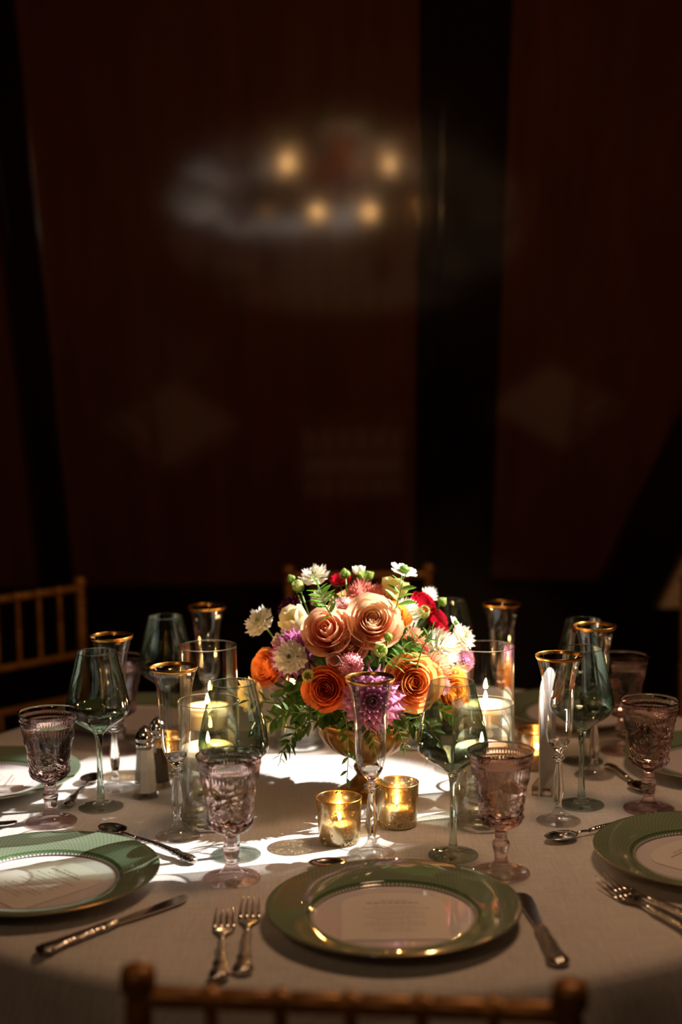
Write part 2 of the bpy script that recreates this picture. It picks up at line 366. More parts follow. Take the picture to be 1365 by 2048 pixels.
# the far wall leans in towards the table as it rises
wb = bpy.data.objects.new('wall_back', None); C.objects.link(wb); wb['kind'] = 'structure'
wb.location = (0, 4.668, 0); wb.rotation_euler = (math.radians(19.0), 0, 0)
def wpart(name, pts, d0, d1, mat):
    return obj(name, prism(name, pts, d0, d1), mat, wb)
top = 2.93
def rect(x0, x1, s0, s1): return [(x0, s0), (x1, s0), (x1, s1), (x0, s1)]
dg = lambda s: .506 + .3686*s               # inner edge of the slanting beam
dg2 = lambda s: .691 + .373*s               # its outer edge
wpart('wall_panel', rect(-.836, .226, .80, top), 0.0, .04, M_wood)
wpart('wall_panel', rect(-3.6, -.925, .80, top), 0.0, .04, M_wood)
wpart('wall_panel', [(.463, .80), (dg(.8), .80), (dg(top), top), (.463, top)], 0.0, .04, M_wood)
wpart('stile', rect(-.925, -.836, .80, top), -.03, .04, M_wood_dark)
wpart('stile', rect(-.925, -.918, .80, top), -.036, -.03, M_wood_dark)
wpart('stile', rect(.226, .279, .80, top), -.02, .04, M_wood_dark)
wpart('groove', rect(.279, .290, .80, top), .004, .04, M_wood_dark)
wpart('pilaster', rect(.290, .463, .80, top), -.035, .04, M_wood_dark)
wpart('rail', [(-3.6, .70), (dg(.70), .70), (dg(.80), .80), (-3.6, .80)], -.035, .04, M_wood_dark)
wpart('slanting_beam', [(dg(.70)-.0, .70), (dg2(.70), .70), (dg2(top), top), (dg(top), top)], -.07, .04, M_wood_dark)
wpart('plaster_panel', [(dg2(.70), .70), (3.6, .70), (3.6, top), (dg2(top), top)], -.01, .04, M_plaster)
wpart('wainscot', rect(-3.6, 3.6, 0.03, .70), -.02, .04, M_wood_dark)
for x in (-2.6, -1.7, -.88, -.30, .26, .84, 1.5, 2.3):
    wpart('wainscot_stile', rect(x, x+.05, .10, .66), -.035, -.02, M_wood_dark)
wpart('skirting_board', rect(-3.6, 3.6, 0.03, .12), -.045, -.02, M_wood_dark)

# ------------------------------------------------------------------ table and cloth
t = thing('round_table', 'round banquet table under the white tablecloth', 'table', (CX, CY, 0))
obj('tabletop', lathe('tabletop', [(0, .728), (.748, .728), (.752, .740), (.748, .753), (0, .753)], 64), M_wood_dark, t)
for k in range(4):
    a = PI/4 + k*PI/2
    obj('leg', sweep('table_leg', [(.42*math.cos(a), .42*math.sin(a), .73), (.50*math.cos(a), .50*math.sin(a), 0.0)], .018, 10), M_wood_dark, t)
V, F, prof = [], [], []
rad = [0, .08, .2, .35, .5, .62, .70, .74, .756, .763, .7665]
zz = [0, 0, 0, 0, 0, 0, 0, -.0004, -.003, -.009, -.019]
for r_, z_ in zip(rad, zz): prof.append((r_, TZ+z_, 0))
for i in range(1, 12): prof.append((.768+.004*i, TZ-.019-.024*i, i/11))
seg = 180
for r_, z_, d_ in prof:
    for k in range(seg):
        a = 2*PI*k/seg
        rr = r_ + d_*.022*(math.sin(13*a+.6)+.5*math.sin(29*a+1.3)) + d_*.01
        V.append((rr*math.cos(a), rr*math.sin(a), z_ + (0 if d_ else .0)))
for i in range(len(prof)-1):
    for k in range(seg):
        a, b = i*seg+k, i*seg+(k+1) % seg; F.append((a, b, b+seg, a+seg))
cl = obj('tablecloth', mesh('tablecloth', V, F), M_cloth, loc=(CX, CY, 0))
tag(cl, 'white linen cloth draped over the round table', 'tablecloth')

# ------------------------------------------------------------------ chairs
def rod(name, p0, p1, r, nodes=(), seg=14, end=0):
    p0, p1 = Vector(p0), Vector(p1); L = (p1-p0).length; pr = [(r*.9, 0), (r, .003)]
    for nn in sorted(nodes):
        s = nn*L; pr += [(r, s-.011), (r*.86, s-.008), (r*1.28, s-.003), (r*1.28, s+.003), (r*.86, s+.008), (r, s+.011)]
    pr += [(r, L-.003), (r*.9, L)]
    if end: pr = pr[:-2] + [(r, L-.034), (r*.8, L-.030), (r*1.3, L-.022), (r*1.34, L-.012), (r*1.2, L-.003), (r*.6, L)]
    me = lathe(name, pr, seg, cap0=True, cap1=True)
    me.transform(Matrix.Translation(p0) @ (p1-p0).to_track_quat('Z', 'Y').to_matrix().to_4x4()); return me
def make_chair(label, loc, rz):
    t = thing('chiavari_chair', label, 'chair', loc, rz, 'gold bamboo style chairs around the table')
    W = .186; top_ = .905
    for s in (-1, 1):
        obj('back_post', rod('back_post', (s*W, -.0, 0), (s*W, -.012, top_), .0122, (.22, .5, .74, .93), end=1), M_chair, t)
        obj('leg', rod('front_leg', (s*.195, .385, 0), (s*.195, .385, .45), .014, (.3, .7)), M_chair, t)
        obj('side_stretcher', rod('side_stretcher', (s*W, 0, .22), (s*.195, .385, .22), .009, (.5,)), M_chair, t)
        obj('side_stretcher', rod('side_stretcher_low', (s*W, 0, .14), (s*.195, .385, .14), .009, (.5,)), M_chair, t)
    xs = [-.122, -.061, 0, .061, .122]
    obj('top_rail', rod('top_rail', (-W, -.011, .876), (W, -.011, .876), .0100, [(x+W)/(2*W) for x in xs]), M_chair, t)
    obj('back_rail', rod('back_rail', (-W, -.008, .706), (W, -.008, .706), .0088), M_chair, t)
    obj('back_rail', rod('back_rail_low', (-W, -.006, .597), (W, -.006, .597), .0088), M_chair, t)
    for x in xs: obj('spindle', rod('spindle', (x, -.010, .868), (x, -.008, .706),   .0062, (.5,)), M_chair, t)
    for x in xs: obj('spindle', rod('spindle_low', (x, -.006, .595), (x, .0, .45),   .0062, (.5,)), M_chair, t)
    for y, z in ((.385, .20), (0.0, .18)): obj('stretcher', rod('stretcher', (-W, y, z), (W, y, z), .009, (.33, .67)), M_chair, t)
    obj('seat', box('seat', -.2, .2, -.0, .40, .435, .455, .006), M_chair, t)
    obj('cushion', box('cushion', -.19, .19, .012, .39, .455, .485, .012), M_cushion, t)
    return t
ch = make_chair('gold chair back close to the camera, cutting across the bottom of the picture', (.004, 1.180, 0), -.115)
near_chair = ch
dup(ch, 'gold chair at the far side of the table, directly behind the bouquet', (.045, 3.738, 0), PI)
dup(ch, 'gold chair at the left edge beyond the far left place setting', (-.793, 3.452, 0), math.radians(-135))
dup(ch, 'gold chair at the right edge of the picture, mostly cut off', (.983, 3.376, 0), math.radians(135))

near_chair.scale = (1.0, 1.0, 1.017)

# ------------------------------------------------------------------ plates and menus
prof = [(0, .0035), (.078, .0035), (.080, .0), (.084, .0), (.087, .004), (.098, .0065), (.106, .0105), (.130, .0165), (.1535, .0215), (.155, .0232),
        (.1540, .0240), (.130, .0198), (.108, .0142), (.1035, .0118), (.099, .0085), (.094, .0075), (0, .0075)]
plate_me = lathe('plate', spline(prof, 3), 96)
band_me = lathe('gold_edge', [(.1547, .0226), (.1551, .0229), (.1553, .0234), (.1551, .0239), (.1546, .0242)], 96)
def make_plate(label, x, y):
    t = thing('dinner_plate', label, 'plate', (x, y, TZ), 0, 'green rimmed plates around the table')
    obj('plate_body', plate_me, M_plate, t); obj('gold_edge', band_me, M_gold, t); return t
pl = make_plate('green rimmed plate nearest the camera, holding an arch topped menu', .058, 1.672)
for lab, x, y in (('green rimmed plate at the lower left with a menu, crossed by a glass shadow', -.400, 1.803), ('green rimmed plate at the lower right edge, beside two forks', .492, 1.857),
                  ('green rimmed plate at the left edge behind the pink goblet', -.588, 2.261), ('green rimmed plate at the right edge behind the pink goblet', .625, 2.31),
                  ('dim green rimmed plate at the far left of the table', -.39, 2.655), ('dim green rimmed plate at the far right of the table', .45, 2.655)):
    dup(pl, lab, (x, y, TZ))
def arch_pts(wd, ht, top_h=None, full=True):
    pts = [(-wd/2, 0), (wd/2, 0)]; r_ = wd/2; th = top_h or r_
    for k in range(0, 17):
        a = PI*k/16; pts.append((r_*math.cos(a), ht-th+th*math.sin(a)))
    return pts
def print_lines(rows, width, z, parent, seed, axis='xy', sc=1.0):
    rd = random.Random(seed); V, F = [], []
    for yy, frac, hh in rows:
        L = width*frac; x = -L/2
        while x < L/2:
            ww = rd.uniform(.003, .0085)*sc; n0 = len(V)
            for dx, dy in ((0, 0), (ww, 0), (ww, hh), (0, hh)):
                px_, py_ = x+dx, yy+dy*(1+rd.uniform(-.15, .15))
                V.append((px_, py_, z) if axis == 'xy' else (px_, z, py_))
            F.append((n0, n0+1, n0+2, n0+3)); x += ww+rd.uniform(.0012, .002)
    o = obj('print', mesh('print', V, F, smooth=False), M_print, parent); o['kind'] = 'stuff'; return o
def menu(label, x, y, rz, tall=.148, wd=.128):
    t = thing('menu_card', label, 'menu', (x, y, TZ+.0078), rz, 'menus lying on the plates')
    obj('card', prism('card', [(a, b-tall/2) for a, b in arch_pts(wd, tall, .036)], 0, .0008, 'z'), M_paper, t)
    rows = [(.046, .28, .0022), (.038, .62, .0035), (.027, .45, .0014), (.020, .72, .0014), (.010, .5, .0014), (.003, .66, .0014), (-.007, .72, .0014), (-.014, .42, .0014), (-.024, .6, .0014), (-.031, .7, .0014), (-.041, .38, .0014), (-.048, .5, .0014)]
    print_lines([r for r in rows if abs(r[0]) < tall/2-.012], wd*.82, .00095, t, 3)
    return t
mn = menu('arched white menu on the plate nearest the camera', .058, 1.672, 0)
for lab, x, y, rz in (('arched white menu lying askew on the lower left plate', -.400, 1.80, -45), ('arched white menu on the lower right plate', .492, 1.857, 45),
                      ('white menu on the left edge plate behind the pink goblet', -.588, 2.261, -90)):
    dup(mn, lab, (x, y, TZ+.0078), math.radians(rz))

# ------------------------------------------------------------------ stemware
GR = {'flute': 'gold rimmed champagne flutes', 'wine': 'smoky green wine glasses', 'goblet': 'pressed pink water goblets'}
def make_flute(label, x, y):
    t = thing('champagne_flute', label, 'glass', (x, y, TZ), 0, GR['flute'])
    foot = spline([(0, .0006), (.02, .0006), (.031, .0004), (.0325, .0014), (.0315, .0028), (.022, .0048), (.013, .0105), (.0085, .0165), (.0058, .0215)], 3)
    obj('foot', lathe('flute_foot', foot, 48), M_foot_clear, t)
    stem = spline([(.0058, .0215), (.0052, .028), (.0066, .036), (.0078, .048), (.0072, .060), (.0052, .078), (.0040, .0885), (.0050, .0925), (.0098, .0962), (.0102, .0985), (.0058, .1015), (.0060, .1065), (.0120, .1135), (.0165, .122)], 4)
    stem += [(.0155, .1222), (.012, .1185), (.006, .1158), (0, .1150)]
    obj('stem', lathe('flute_stem', stem, 32, lambda th, r, z, i: r*(1+.05*math.cos(8*th)) if z < .095 else r*(1+.02*math.cos(12*th))), M_clear, t)
    bowl = spline([(.0165, .122), (.0195, .134), (.0212, .152), (.0220, .175), (.0230, .200), (.0256, .220), (.0297, .237), (.0340, .2496)], 4)
    obj('bowl', lathe('flute_bowl', bowl, 48, lambda th, r, z, i: r*(1+.010*math.cos(12*th))), M_clear_thin, t)
    obj('gold_rim', lathe('flute_rim', [(.0326, .2453), (.0333, .2453), (.0343, .2487), (.0348, .2502), (.0343, .2507), (.0337, .2500), (.0326, .2453)], 64), M_gold, t)
    return t
fl = make_flute('gold rimmed flute nearest the camera, standing in front of the bouquet', .037, 1.914)
for lab, x, y in (('gold rimmed flute at the lower left beside the salt shakers', -.242, 1.998), ('gold rimmed flute at the left behind the green wine glass', -.370, 2.240),
                  ('far left gold rimmed flute rising behind the tall candle cylinder', -.242, 2.508), ('far right gold rimmed flute rising behind the tall candle cylinder', .284, 2.501),
                  ('gold rimmed flute at the right in front of the upright card', .316, 2.045), ('gold rimmed flute at the right behind the green wine glass', .410, 2.274)):
    dup(fl, lab, (x, y, TZ))
def make_wine(label, x, y):
    t = thing('wine_glass', label, 'glass', (x, y, TZ), 0, GR['wine'])
    foot = spline([(0, .0005), (.02, .0005), (.0335, .0003), (.0345, .0014), (.0335, .0026), (.02, .0038), (.010, .0062), (.0062, .012)], 3)
    obj('foot', lathe('wine_foot', foot, 56), M_foot_green, t)
    stem = spline([(.0062, .012), (.0052, .030), (.0044, .060), (.0042, .085), (.0050, .105), (.0072, .116), (.0125, .1215), (.0180, .1258)], 4) + [(.0170, .1262), (.011, .1232), (0, .1215)]
    obj('stem', lathe('wine_stem', stem, 28), M_green, t)
    bowl = spline([(.0180, .1258), (.0290, .1335), (.0400, .1415), (.0465, .1480), (.0489, .1555), (.0485, .1640), (.0445, .1850), (.0375, .2140), (.0302, .2438)], 4)
    obj('bowl', lathe('wine_bowl', bowl, 56), M_green_thin, t)
    low = [(r-.0013, z+.0006) for r, z in bowl if z < .168]       # the glass is thicker towards the stem
    obj('bowl_base', lathe('wine_bowl_base', low, 56), M_green_thin, t)
    rim = [(.0300+.0008*math.cos(a), .2440+.0008*math.sin(a)) for a in [2*PI*k/8 for k in range(9)]]
    obj('rim', lathe('wine_rim', rim, 56), M_green, t)
    return t
wg = make_wine('green wine glass at the centre right, in front of the right candle cylinders', .149, 1.904)
for lab, x, y in (('green wine glass in front of the left candle cylinders, behind the pink goblet', -.152, 1.916), ('green wine glass at the left beside the pink goblet and salt shakers', -.377, 2.140),
                  ('green wine glass at the right between flute and pink goblet', .363, 2.121), ('dark green wine glass at the far left behind the tall candle cylinder', -.308, 2.442),
                  ('dark green wine glass at the far right behind the gold rimmed flute', .405, 2.357), ('dark green wine glass half hidden behind the right side of the bouquet', .196, 2.571)):
    dup(wg, lab, (x, y, TZ))
def smst(a, b, x):
    x = min(1, max(0, (x-a)/(b-a))); return x*x*(3-2*x)
def relief(th, r, z, i):
    if i > NOUT or z < .066: return r
    h = 0.0
    if .1535 < z < .1605: h += .0011*max(0, math.cos((z-.157)/.0035*PI/2))*abs(math.sin(32*th))**1.2
    h += .0006*math.exp(-((z-.1505)/.0009)**2)
    p = PI/2; a = (th % p) - p/2; x = a*r                         # the flower sits at x = 0
    aw = ((th+p/2) % p) - p/2; xs = aw*r; wdt = p/2*r
    sw = .1475 - .0235*(1-(xs/wdt)**2)                             # hanging swag between flowers
    if z < .150:
        h += .0010*math.exp(-((z-sw)/.0011)**2)
        if z > sw: h += .0004*math.sin(48*th)
    rho = math.hypot(x, z-.106)
    if rho < .0125:
        ph = math.atan2(z-.106, x); h += .0015*abs(math.cos(5*ph))*math.sin(min(1, rho/.0125)*PI)**.7 + (.001*math.exp(-(rho/.0018)**2))
    elif z < sw-.002 and z > .07:
        v = math.sin((z-.07)*620 + 3*math.sin(abs(x)*170))
        h += .0010*max(0, v)*smst(.116, .102, z)*smst(.004, .010, abs(x))
        h += .0008*math.exp(-((abs(x)-.006-(.106-z)*.8)/.0012)**2)*smst(.1, .09, z)
    for zd in (.131, .126, .121): h += .0011*math.exp(-((x/.0016)**2+((z-zd)/.0016)**2))
    if .072 < z < .084: h += .0013*abs(math.sin(10*th))*math.sin((z-.072)/.012*PI)
    return r+h
def make_goblet(label, x, y):
    global NOUT
    t = thing('water_goblet', label, 'glass', (x, y, TZ), 0, GR['goblet'])
    foot = spline([(0, .0008), (.02, .0008), (.0370, .0004), (.0384, .0018), (.0372, .0034), (.026, .0050), (.0165, .0078), (.0125, .0130), (.0090, .0185)], 3)
    obj('foot', lathe('goblet_foot', foot, 64, lambda th, r, z, i: r*(1+.015*math.cos(30*th)) if .006 < z else r), M_foot_pink, t)
    stem = spline([(.0090, .0185), (.0080, .0215), (.0084, .026), (.0098, .034), (.0112, .0405), (.0105, .0445), (.0080, .0465), (.0086, .0482), (.0074, .0500), (.0086, .0518), (.0074, .0536), (.0088, .0554), (.0078, .0575), (.0110, .0618)], 4)
    obj('stem', lathe('goblet_stem', stem, 84, lambda th, r, z, i: r*(1+(.035*math.cos(28*th) if z < .046 else 0))), M_pink, t)
    out = spline([(.0110, .0618), (.0190, .0655), (.0262, .0710), (.0290, .0780), (.0292, .0860), (.0308, .0980), (.0340, .1160), (.0372, .1330), (.0398, .1480), (.0410, .1560), (.0424, .1630), (.0446, .1688)], 7)
    NOUT = len(out)-1
    inn = spline([(.0438, .1692), (.0408, .1620), (.0384, .1500), (.0345, .1300), (.0300, .1060), (.0262, .0860), (.0235, .0780), (.012, .0730), (0, .0722)], 2)
    obj('bowl', lathe('goblet_bowl', out+inn, 256, relief), M_pink, t)
    wz = .1500
    wat = [(0, .0728), (.012, .0736), (.0236, .0786), (.0263, .0864), (.0301, .1060), (.0346, .1300), (.0385, wz-.0006), (.0380, wz), (0, wz)]
    obj('water', lathe('goblet_water', wat, 48), M_water, t)
    return t
gb = make_goblet('pink pressed goblet in front, left of the nearest plate', -.151, 1.825)
for lab, x, y in (('pink pressed goblet in front, right of the nearest plate, glowing with candlelight', .207, 1.832), ('pink pressed goblet at the left edge in front of the green plate', -.440, 2.071),
                  ('pink pressed goblet at the right edge above the lower right plate', .461, 2.096), ('dim pink goblet at the right behind the flute and wine glass', .484, 2.417),
                  ('dim pink goblet at the far left behind the flute', -.396, 2.462), ('dim pink goblet at the far right behind the bouquet edge', .206, 2.663)):
    dup(gb, lab, (x, y, TZ), random.uniform(0, 3))

# ------------------------------------------------------------------ candles
def flame_mesh(h=.0175, r=.0033):
    pr = [(0, 0), (r*.6, h*.06), (r, h*.25), (r*.88, h*.45), (r*.5, h*.72), (r*.15, h*.93), (0, h)]
    return lathe('flame', pr, 12)
FL = flame_mesh()
wick_me = sweep('wick', [(0, 0, 0), (.0003, 0, .004), (.001, 0, .008)], .0006, 6)
wax_me = lathe('wax', spline([(0, -.026), (.024, -.025), (.034, -.017), (.0383, -.006), (.0388, .004), (.0375, .0085), (.030, .0098), (.012, .0075), (0, .0070)], 3), 48)
def make_cylinder(label, x, y, h, cz):
    t = thing('cylinder_vase', label, 'vase', (x, y, TZ), 0, 'glass cylinders with floating candles')
    R = .0450
    obj('glass_wall', lathe('vase_wall', [(R, .001), (R, h*.3), (R, h*.6), (R, h)], 72), M_vase_thin, t)
    obj('glass_base', lathe('vase_base', [(0, .0006), (R-.003, .0006), (R-.0006, .003), (R-.0006, .0085), (R-.003, .0105), (0, .0095)], 72), M_clear, t)
    rim = [(R+.0010*math.cos(a), h+.0010*math.sin(a)) for a in [2*PI*k/8 for k in range(9)]]
    obj('rim', lathe('vase_rim', rim, 72), M_clear, t)
    wz = cz-.004
    obj('water', lathe('vase_water', [(0, .0112), (R-.003, .0118), (R-.0008, .014), (R-.0008, wz+.0012), (R-.0022, wz), (0, wz)], 72), M_vase_water, t)
    return t
def floating(label, x, y, cz, dx=0, dy=0):
    t = thing('floating_candle', label, 'candle', (x+dx, y+dy, TZ+cz-.004), 0, 'floating candles in the glass cylinders')
    obj('wax', wax_me, M_wax, t); obj('wick', wick_me, M_wick, t, (0, 0, .0068)); obj('flame', FL, M_flame, t, (0.0006, 0, .0125)); return t
cyls = [('left front', -.199, 2.055, .186, .114), ('tall left back', -.209, 2.166, .246, .146), ('right front', .204, 2.037, .182, .114), ('tall right back', .221, 2.166, .240, .144),
        ('hidden left', -.078, 2.478, .186, .114), ('hidden right', .129, 2.478, .186, .114)]
labs = ['shorter clear cylinder at the left, just right of the salt shakers', 'tall clear cylinder at the left, behind the shorter one', 'shorter clear cylinder at the right, behind the pink goblet',
        'tall clear cylinder at the right edge of the bouquet', 'clear cylinder behind the left side of the gold bowl, only its base showing', 'clear cylinder behind the right side of the gold bowl, only its base showing']
labc = ['burning white floating candle in the shorter left cylinder', 'burning white floating candle in the tall left cylinder', 'burning white floating candle in the shorter right cylinder',
        'burning white floating candle in the tall right cylinder', 'floating candle behind the left side of the bouquet', 'floating candle behind the right side of the bouquet']
for i, (_, x, y, h, cz) in enumerate(cyls):
    make_cylinder(labs[i], x, y, h, cz)
    floating(labc[i], x, y, cz, random.uniform(-.003, .003), random.uniform(-.003, .003))
def make_votive(label, x, y):
    t = thing('votive_holder', label, 'candle holder', (x, y, TZ), 0, 'gold mercury glass votives')
    pr = [(0, .0008), (.026, .0008), (.0288, .003), (.0292, .008), (.0296, .010), (.0318, .045), (.0326, .0645), (.0322, .0655), (.0314, .0645), (.0305, .045), (.0280, .0115), (.025, .0095), (0, .009)]
    obj('glass_cup', lathe('votive_cup', pr, 56, lambda th, r, z, i: r*(1+.006*math.sin(5*th+z*60)+.004*math.sin(9*th-z*90)) if z > .012 else r), M_mercury, t)
    obj('rim', lathe('votive_rim', [(.0322+.0007*math.cos(a), .0652+.0007*math.sin(a)) for a in [2*PI*k/8 for k in range(9)]], 56), M_gold, t)
    obj('wax', lathe('votive_wax', [(0, .0098), (.0245, .0098), (.0250, .026), (.024, .0275), (.012, .0262), (0, .026)], 32), M_wax, t)
    obj('wick', wick_me, M_wick, t, (0, 0, .0255)); obj('flame', lathe('votive_flame', [(0, 0), (.0015, .001), (.0024, .003), (.0020, .006), (.0010, .009), (0, .0115)], 12), M_flame, t, (.0006, 0, .0315))
    return t
vt = make_votive('gold speckled votive nearest the camera, left of the front flute', -.008, 1.968)
for lab, x, y in (('gold speckled votive right of the front flute, before the flower bowl', .077, 2.037), ('gold votive at the left, seen through the lower left flute', -.293, 2.318), ('gold votive at the right beside the upright card', .323, 2.325)):
    dup(vt, lab, (x, y, TZ), random.uniform(0, 6))

# ------------------------------------------------------------------ salt and pepper
def make_shaker(name, label, x, y, fillmat, fill):
    t = thing(name, label, 'shaker', (x, y, TZ), PI/8)
    pr = [(0, .0008), (.0205, .0008), (.0218, .003), (.0218, .006), (.0195, .010), (.0150, .060), (.0135, .080), (.0130, .084)]
    obj('glass_body', lathe('shaker_body', pr, 8, smooth=False), M_vase_thin, t)
    obj('glass_foot', lathe('shaker_foot', [(0, .0010), (.0200, .0010), (.0212, .003), (.0212, .006), (.019, .0095), (0, .010)], 8, smooth=False), M_foot_clear, t)
    obj('contents', lathe('shaker_contents', [(0, .0105), (.0176, .0105), (.0136, .060), (.0120, fill), (0, fill)], 8, smooth=False), fillmat, t)
    cap = spline([(.0135, .082), (.0142, .083), (.0142, .088), (.0132, .0895), (.0132, .092), (.0146, .0935), (.0140, .100), (.0110, .107), (.0065, .112), (.0022, .1155), (0, .1165)], 3)
    obj('metal_cap', lathe('shaker_cap', cap, 24, lambda th, r, z, i: r*(1+.03*math.cos(8*th)) if z > .093 else r), M_silver, t)
    return t
M_salt = principled('salt', lin((236, 230, 222)), .9); M_pepper = principled('ground_pepper', lin((88, 74, 62)), .9)
make_shaker('salt_shaker', 'faceted glass salt shaker full of white salt with a domed metal cap', -.314, 2.190, M_salt, .078)
make_shaker('pepper_shaker', 'faceted glass shaker half hidden right behind the salt shaker', -.300, 2.245, M_pepper, .05)

# ------------------------------------------------------------------ cutlery
def along(name, label, cat, p_handle, p_tip, group=None, lift=0.0):
    a, b = Vector(p_handle), Vector(p_tip); d = b-a
    return thing(name, label, cat, (a.x, a.y, TZ+.0005+lift), math.atan2(d.y, d.x), group), d.length
hp = [(0, .004), (.004, .0085), (.010, .0102), (.017, .0085), (.024, .0060), (.031, .0074), (.038, .0056), (.055, .0046), (.072, .0040), (.082, .0050), (.088, .0044), (.095, .0030)]
def handle(parent, L, end, big=1.25):
    pts, rr = [], []
    for s, w_ in hp:
        s2 = s/.095*end; arch = .0045+.0045*math.sin(min(1, s2/end)*PI*.85); pts.append((s2, 0, arch)); rr.append((w_*big, .0030+.0016*(w_ > .006)))
    obj('handle', sweep('handle', pts, rr, 12), M_ornate, parent)
    return pts[-1]
def make_fork(label, a, b, group):
    t, L = along('fork', label, 'fork', a, b, group); e = L*.52; q = handle(t, L, e)
    yk = L*.70
    pts = [(e, 0, q[2]), (L*.60, 0, .0055), (L*.655, 0, .0045), (yk, 0, .0022), (L*.745, 0, .0018), (L*.765, 0, .002)]
    obj('neck', sweep('fork_neck', pts, [(.0028, .0022), (.0026, .0018), (.0060, .0014), (.0118, .0011), (.0140, .0010), (.0136, .0010)], 12), M_silver, t)
    for k in range(4):
        y0 = (-1.5+k)*.0076
        obj('tine', sweep('tine', [(L*.755, y0, .002), (L*.84, y0*1.0, .0030), (L*.93, y0*.95, .0058), (L, y0*.85, .0092)], [(.0023, .0010), (.0020, .0009), (.0016, .0008), (.0007, .0005)], 8), M_silver, t)
    return t
def make_knife(label, a, b, group, big=1.3):
    t, L = along('knife', label, 'knife', a, b, group); e = L*.50
    pts, rr = [], []
    for s, w_ in [(0, .004), (.004, .0095), (.012, .0112), (.02, .0096), (.03, .0082), (.05, .0078), (.07, .0066), (.082, .0072), (.088, .0056), (.095, .005)]:
        pts.append((s/.095*e, 0, .0050)); rr.append((w_*.95*big, .0045 if s > .003 else .002))
    obj('handle', sweep('knife_handle', pts, rr, 12), M_ornate, t)
    out = [(e-.002, -.0045), (L*.62, -.0078), (L*.80, -.0108), (L*.93, -.0104), (L*.985, -.005), (L, .004), (L*.985, .0080), (L*.80, .0078), (L*.62, .0066), (e-.002, .0045)]
    obj('blade', prism('blade', out, .0032, .0052, 'z'), M_silver, t)
    return t
def make_spoon(label, a, b, group):
    t, L = along('spoon', label, 'spoon', a, b, group); bl = .052; e = (L-bl)*.80; q = handle(t, L, e, 1.0)
    obj('neck', sweep('spoon_neck', [(e, 0, q[2]), (L-bl-.012, 0, .0075), (L-bl+.003, 0, .0068)], [(.0026, .0020), (.0022, .0017), (.0040, .0012)], 10), M_silver, t)
    V, F = [], []; nr, ns = 7, 24
    for side in (0, 1):
        for i in range(nr+1):
            for k in range(ns):
                a_ = 2*PI*k/ns; q_ = i/nr; cx = L-bl/2
                wx = bl/2*(1 if math.cos(a_) > 0 else 1.0); wy = .0185*(1-.12*math.cos(a_))
                V.append((cx+q_*wx*math.cos(a_), q_*wy*math.sin(a_), .0012 + .0068*q_**2.2 + (.0009 if side else 0)))
        o0 = side*(nr+1)*ns
        for i in range(nr):
            for k in range(ns):
                x_, y_ = o0+i*ns+k, o0+i*ns+(k+1) % ns
                F.append((x_, y_, y_+ns, x_+ns) if side else (x_, x_+ns, y_+ns, y_))
    for k in range(ns):
        x_, y_ = nr*ns+k, nr*ns+(k+1) % ns; o1 = (nr+1)*ns; F.append((x_, x_+o1, y_+o1, y_))
    obj('spoon_bowl', mesh('spoon_bowl', V, F), M_silver, t)
    return t
G_f, G_k, G_s = 'ornate forks on the cloth', 'ornate knives on the cloth', 'ornate spoons on the cloth'
make_fork('left fork of the pair left of the nearest plate, catching bright highlights', (-.141, 1.505), (-.150, 1.701), G_f)
make_fork('right fork of the pair left of the nearest plate', (-.116, 1.518), (-.120, 1.736), G_f)
make_fork('upper of the two forks below the lower right plate', (.436, 1.622), (.335, 1.800), G_f)
make_fork('lower of the two forks below the lower right plate, nearer the camera', (.420, 1.588), (.334, 1.778), G_f)
make_knife('short knife lying right of the nearest plate', (.240, 1.532), (.223, 1.750), G_k)
make_knife('long knife lying below the lower left plate', (-.358, 1.584), (-.202, 1.753), G_k)
make_knife('knife tip poking in from the left edge below the pink goblet', (-.690, 2.020), (-.488, 2.058), G_k)
make_spoon('spoon pointing bowl first toward the left, above the lower left plate', (-.205, 1.879), (-.358, 2.034), G_s)
make_spoon('spoon peeping out behind the top rim of the nearest plate', (.116, 1.853), (-.050, 1.860), G_s)
make_spoon('spoon resting above the lower right plate with its bowl toward the bouquet', (.436, 2.026), (.283, 1.946), G_s)
make_spoon('spoon at the left between the green wine glass and the left plate', (-.428, 2.135), (-.412, 2.300), G_s)
make_spoon('spoon at the right behind the pink goblet', (.440, 2.318), (.474, 2.165), G_s)

# ------------------------------------------------------------------ upright card in its clear stand
t = thing('table_card', 'upright arch topped white card seen nearly edge on, beside the right flute', 'card', (.3235, 2.208, TZ+.006), math.atan2(.120, .043))
obj('card', prism('table_card_face', [(a, b) for a, b in arch_pts(.127, .188, .040)], -.0009, .0009), M_paper, t)
t = thing('card_stand', 'clear acrylic block holding the upright white card', 'stand', (.3235, 2.208, TZ), math.atan2(.120, .043))
for y0, y1 in ((-.016, -.0015), (.0015, .016)): obj('acrylic_block', box('acrylic_block', -.045, .045, y0, y1, .001, .016, .001), M_clear, t)
obj('acrylic_base', box('acrylic_base', -.045, .045, -.016, .016, .0004, .0035), M_clear, t)

